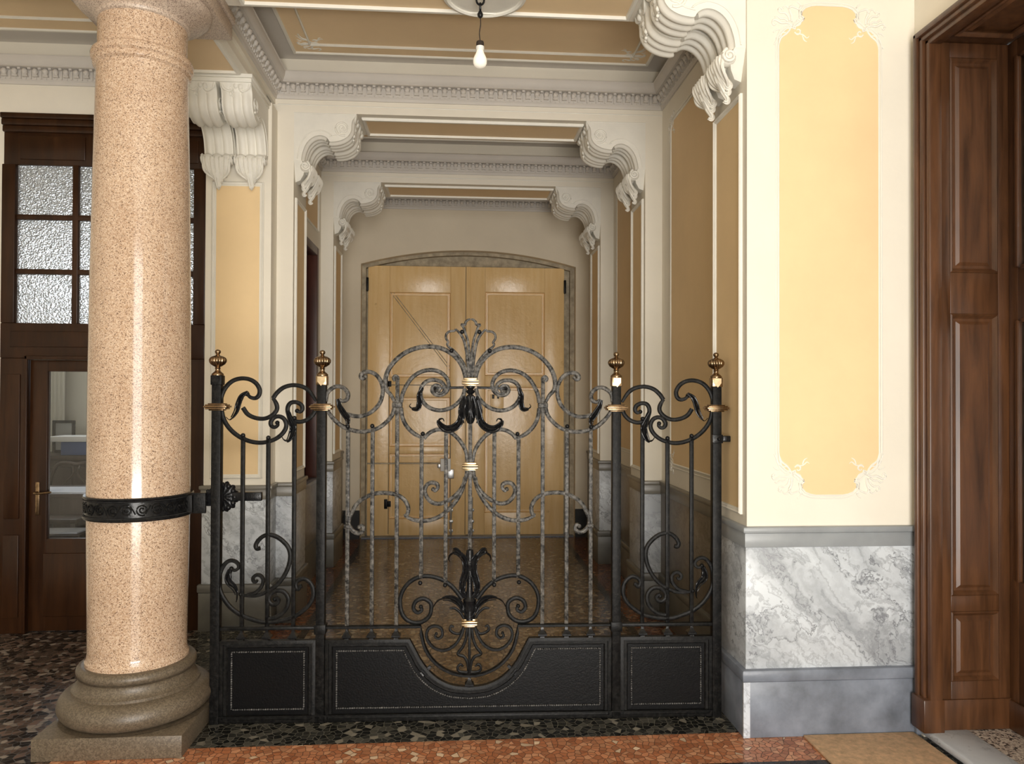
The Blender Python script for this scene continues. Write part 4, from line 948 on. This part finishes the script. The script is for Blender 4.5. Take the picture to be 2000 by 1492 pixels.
# ---------------------------------------------------------------- glazed wooden screen in the left hall
wy = 4.93
w1 = empty('window_1', (-2.24, wy, 1.8)); tag(w1, kind='structure')
WX0, WX1 = -2.866, -1.614
rel(w1, 'cornice', 'wood_dark', [(WX0-.004, WX1, 4.895, 4.99, 3.24, 3.275), (WX0-.002, WX1, 4.905, 4.99, 3.20, 3.24), (WX0, WX1, 4.915, 4.99, 3.16, 3.20)], .006)
rel(w1, 'frieze', 'wood_dark', [(WX0, WX1, 4.935, 4.985, 2.955, 3.17), (WX0+.10, WX0+.50, 4.927, 4.94, 2.99, 3.14), (WX0+.55, WX0+.85, 4.927, 4.94, 2.99, 3.14), (WX0+.90, WX1-.05, 4.927, 4.94, 2.99, 3.14)], .006)
px = [(-2.784, -2.442), (-2.405, -2.063), (-2.026, -1.690)]
pz = [(1.951, 2.262), (2.296, 2.607), (2.641, 2.95)]
rel(w1, 'outer_frame', 'wood_dark', [(WX0, -2.784, 4.915, 4.985, 1.952, 2.955), (-1.690, WX1, 4.915, 4.985, 1.952, 2.955)], .006)
L = [(-2.442, -2.405, 4.925, 4.975, 1.95, 2.96), (-2.063, -2.026, 4.925, 4.975, 1.95, 2.96)]
for z0, z1 in ((2.262, 2.296), (2.607, 2.641)): L.append((-2.784, -1.690, 4.928, 4.972, z0, z1))
rel(w1, 'glazing_bars', 'wood_dark', L, .005)
for a, b in px:
    for c, d in pz: rel(w1, 'pane', 'pane', [(a-.004, b+.004, 4.948, 4.953, c-.004, d+.004)], 0)
rel(w1, 'transom', 'wood_dark', [(WX0, WX1, 4.915, 4.985, 1.73, 1.952), (WX0+.06, -1.70, 4.907, 4.92, 1.80, 1.90)], .006)
# door under the transom
d3 = empty('door_3', (-2.3, wy, 0)); tag(d3, kind='structure')
rel(d3, 'door_frame', 'wood_dark', [(WX0, -2.70, 4.92, 4.985, 0, 1.73), (-1.93, WX1, 4.92, 4.985, 0, 1.73)], .004)
rel(d3, 'side_panel', 'wood_dark', [(-1.88, -1.72, 4.908, 4.925, .72, 1.63), (-1.88, -1.72, 4.908, 4.925, .10, .62), (WX0+.03, -2.74, 4.910, 4.925, .72, 1.63), (WX0+.03, -2.74, 4.910, 4.925, .10, .62)], .006)
rel(d3, 'stile_mould', 'wood_dark', [(-2.715, -2.695, 4.905, 4.925, 0, 1.745), (-1.945, -1.925, 4.905, 4.925, 0, 1.745), (-2.715, -1.925, 4.905, 4.925, 1.72, 1.745)], .005)
GX0, GX1, GZ0, GZ1 = -2.585, -2.045, .59, 1.648
rel(d3, 'leaf', 'wood_dark', [(-2.69, GX0, 4.935, 4.975, .01, 1.72), (GX1, -1.95, 4.935, 4.975, .01, 1.72), (GX0, GX1, 4.935, 4.975, .01, GZ0), (GX0, GX1, 4.935, 4.975, GZ1, 1.72)], .003)
rel(d3, 'door_panel', 'wood_dark', [(-2.60, -2.03, 4.925, 4.94, .10, .50)], .008)
rel(d3, 'glass', 'glass', [(GX0-.003, GX1+.003, 4.953, 4.957, GZ0-.003, GZ1+.003)], 0)
h = rel(d3, 'handle', 'brass', [(-2.650, -2.625, 4.925, 4.936, .74, .95)], .004)
bm = bmesh.new(); l = d3.location
tube(bm, spline([(-2.637-l.x, -.005, .885), (-2.637-l.x, -.045, .885), (-2.60-l.x, -.052, .882), (-2.53-l.x, -.050, .890)], 4), .007, 8); build('lever', bm, 'brass', d3)
# ---------------------------------------------------------------- wooden doorway on the right
d5 = empty('door_4', (2.25, 3.0, .0)); tag(d5, kind='structure')
Z0 = .045
rel(d5, 'casing', 'wood', [(2.030, 2.085, 3.178, 3.206, Z0, 3.125), (2.040, 2.10, 3.150, 3.180, Z0, 3.10), (2.052, 2.112, 3.120, 3.152, Z0, 3.080)], .008)
rel(d5, 'casing_head', 'wood', [(2.030, 2.085, 1.50, 3.206, 3.098, 3.126), (2.040, 2.10, 1.50, 3.18, 3.075, 3.10), (2.052, 2.112, 1.52, 3.152, 3.050, 3.078)], .008)
rel(d5, 'casing_block', 'wood', [(2.022, 2.118, 3.118, 3.212, Z0, .19)], .006)
JY = 3.190; J0, J1 = 2.105, 2.450
def jambpanels(): return 0
rel(d5, 'jamb_lining', 'wood', [(J0, J1, JY-.022, JY, Z0, 3.075)], .002)
fr = [(J0, 2.170, JY-.036, JY-.02, Z0, 3.075), (2.392, J1, JY-.036, JY-.02, Z0, 3.075)]
zz = [Z0, .255, .560, .630, 1.872, 2.055, 3.010, 3.075]
for i in range(0, 8, 2): fr.append((2.170, 2.392, JY-.036, JY-.02, zz[i], zz[i+1]))
fr.append((J0, J1, JY-.046, JY-.034, Z0, .178))
rel(d5, 'jamb_frame', 'wood', fr, .003)
for z0, z1 in ((.255, .560), (.630, 1.872), (2.055, 3.010)):
    bm = bmesh.new(); l = d5.location
    frame(bm, (-l.x, JY-.022-l.y, 0), X_, Z_, NY, 2.170, 2.392, z0, z1, [(0, .014), (.006, .018), (.014, .010), (.020, .002), (.032, .002), (.046, .010), (.05, .010)])
    poly(bm, [(2.22, z0+.05), (2.342, z0+.05), (2.342, z1-.05), (2.22, z1-.05)], (-l.x, JY-.022-l.y, 0), X_, Z_, NY, 0, .010)
    build('raised_panel', bm, 'wood', d5, 20)
# head lining (panelled soffit)
rel(d5, 'head_lining', 'wood', [(2.07, 2.46, 1.55, JY, 3.078, 3.10)], 0)
bm = bmesh.new(); l = d5.location
frame(bm, (-l.x, -l.y, 3.078), X_, Y_, NZ, 2.14, 2.41, 1.65, 3.08, [(0, 0), (0, .012), (.008, .016), (.016, .010), (.022, .002), (.034, .002), (.048, .009)]); build('raised_panel', bm, 'wood', d5, 20)
# open leaf-like glazed door standing in the opening plane
LX0, LX1 = 2.440, 2.485
lf = rel(d5, 'leaf', 'wood', [(LX0, LX1, 3.098, JY-.036, Z0+.004, 3.075), (LX0, LX1, 2.10, 2.20, Z0+.004, 3.075), (LX0, LX1, 2.20, 3.098, 2.998, 3.075), (LX0, LX1, 2.20, 3.098, 1.840, 2.072), (LX0, LX1, 2.20, 3.098, Z0+.004, .70)], .004)
rel(d5, 'leaf_moulding', 'wood', [(LX0-.012, LX0, 3.086, 3.104, .70, 1.84), (LX0-.012, LX0, 3.086, 3.104, 2.072, 2.998), (LX0-.012, LX0, 2.2, 3.07, 2.060, 2.080), (LX0-.012, LX0, 2.2, 3.07, 2.985, 3.003), (LX0-.012, LX0, 2.2, 3.07, 1.828, 1.848), (LX0-.010, LX0, 2.05, 3.15, Z0, .175), (LX0-.012, LX0, 2.3, 3.03, .25, .62)], .005)
rel(d5, 'glass', 'glass', [(LX0+.018, LX0+.024, 2.195, 3.10, 2.07, 3.0), (LX0+.018, LX0+.024, 2.195, 3.10, .69, 1.845)], 0)
rel(d5, 'leaf', 'wood', [(LX0, LX1, 1.56, 2.09, Z0+.004, 3.075)], .004)
# threshold step
bm = bmesh.new(); box(bm, 2.055, 2.245, 1.50, 3.235, 0.012, .047, .012)
tag(build('trim_22', bm, 'step'), kind='structure')
tag(BX('trim_23', 'step', None, 2.085, 2.25, 1.50, 3.225, 0.0, .02), kind='structure')
tag(BX('trim_24', 'terrazzo', None, 2.235, 2.50, 1.50, 3.19, 0.0, .043), kind='structure')
# doormat sunk beside the threshold
bm = bmesh.new(); box(bm, 1.532, 2.040, 2.20, 3.222, 0.0, .010, .003)
tag(build('doormat', bm, 'mat'), 'tan coir doormat on the floor before the wooden doorway on the right', 'doormat')
# ---------------------------------------------------------------- office behind the glazed door
sb = empty('sideboard', (-3.55, 7.25, 0)); tag(sb, 'dark panelled wooden sideboard along the office wall, seen through the glass door', 'sideboard')
rel(sb, 'top', 'furn', [(-4.25, -2.7, 6.98, 7.50, .915, .955)], .006)
rel(sb, 'body', 'furn', [(-4.22, -2.73, 7.03, 7.48, .02, .915)], .004)
for x in (-4.16, -3.78, -3.40, -3.02):
    rel(sb, 'door', 'furn', [(x, x+.32, 7.012, 7.03, .10, .85)], .006)
pf = empty('picture_frame', (-3.68, 7.33, .957)); tag(pf, 'dark framed print leaning on the office sideboard beside the blue box', 'picture frame')
rel(pf, 'frame', 'blackpaint', [(-3.79, -3.765, 7.32, 7.345, .957, 1.26), (-3.615, -3.59, 7.32, 7.345, .957, 1.26), (-3.765, -3.615, 7.32, 7.345, .957, .982), (-3.765, -3.615, 7.32, 7.345, 1.235, 1.26)], .003)
rel(pf, 'print', 'picture', [(-3.765, -3.615, 7.33, 7.34, .982, 1.235)], 0)
bb = empty('storage_box', (-3.42, 7.2, .957)); tag(bb, 'blue storage box on the office sideboard with a white tray on it', 'box')
rel(bb, 'box', 'blue', [(-3.56, -3.28, 7.02, 7.26, .957, 1.075)], .004)
rel(bb, 'lid', 'white', [(-3.66, -3.25, 7.00, 7.28, 1.077, 1.125)], .004)
cu = empty('curtain', (-3.95, 7.6, 0)); tag(cu, 'pale curtain hanging at the left of the office view', 'curtain')
bm = bmesh.new(); pts = []
n = 40
fr = [(-4.12 + .30*i/n, .012*math.sin(i*1.25)) for i in range(n+1)]
top = [[bm.verts.new((x+3.95, y + dy, z)) for x, y in fr] for z in (0, 3.59) for dy in (0, .006)]
for a, b in ((0, 2), (1, 3)):
    for i in range(n): bm.faces.new((top[a][i], top[a][i+1], top[b][i+1], top[b][i]))
build('cloth', bm, 'curtain', cu, recalc=False)
dk = empty('desk', (-3.0, 6.1, 0)); tag(dk, 'dark office desk seen through the glass of the left door', 'desk')
rel(dk, 'desktop', 'furn', [(-3.55, -2.62, 5.80, 6.35, .735, .765)], .005)
rel(dk, 'drawer_front', 'furn', [(-3.50, -2.68, 5.84, 5.86, .60, .735)], .004)
for x in (-3.50, -2.70):
    for y in (5.86, 6.27): rel(dk, 'leg', 'furn', [(x, x+.05, y, y+.05, .0, .735)], .004)
pp = empty('papers', (-2.95, 5.99, .767)); tag(pp, 'bluish white papers spread on the office desk', 'papers')
rel(pp, 'sheet', 'paper', [(-3.22, -2.72, 5.83, 6.18, .767, .772)], 0)
st = empty('paper_stack', (-3.0, 5.75, .40)); tag(st, 'loose white papers on the low stool under the office desk', 'papers')
rel(st, 'sheet', 'paper', [(-3.05, -2.72, 5.60, 5.80, .502, .512)], 0)
so = empty('stool', (-2.88, 5.68, 0)); tag(so, 'low dark stool in front of the office desk', 'stool')
rel(so, 'seat', 'furn', [(-3.08, -2.68, 5.55, 5.82, .47, .50)], .004)
for x in (-3.06, -2.74):
    for y in (5.57, 5.77): rel(so, 'leg', 'furn', [(x, x+.035, y, y+.035, 0, .47)], .003)
ck = empty('chair', (-3.35, 6.65, 0)); tag(ck, 'dark wooden chair with a curved openwork back behind the office desk', 'chair')
rel(ck, 'seat', 'furn', [(-3.58, -3.14, 6.45, 6.85, .43, .47)], .01)
for x in (-3.56, -3.20):
    for y in (6.47, 6.79): rel(ck, 'leg', 'furn', [(x, x+.04, y, y+.04, 0, .43)], .004)
bm = bmesh.new(); l = ck.location
tube(bm, spline([(-.20, .18, .46), (-.21, .20, .70), (-.17, .22, .87), (-.08, .22, .90), (0, .22, .885), (.08, .22, .90), (.17, .22, .87), (.21, .20, .70), (.20, .18, .46)], 5), .016, 8)
for s in (-1, 1): tube(bm, spline([(s*.03, .19, .48), (s*.10, .20, .60), (s*.09, .21, .72), (s*.02, .21, .80), (s*.03, .22, .885)], 5), .010, 8)
build('backrest', bm, 'furn', ck)
# office shell
tag(BX('wall_office_back', 'curtain', None, -4.3, -1.6, 7.70, 7.80, 0, 3.7), kind='structure')
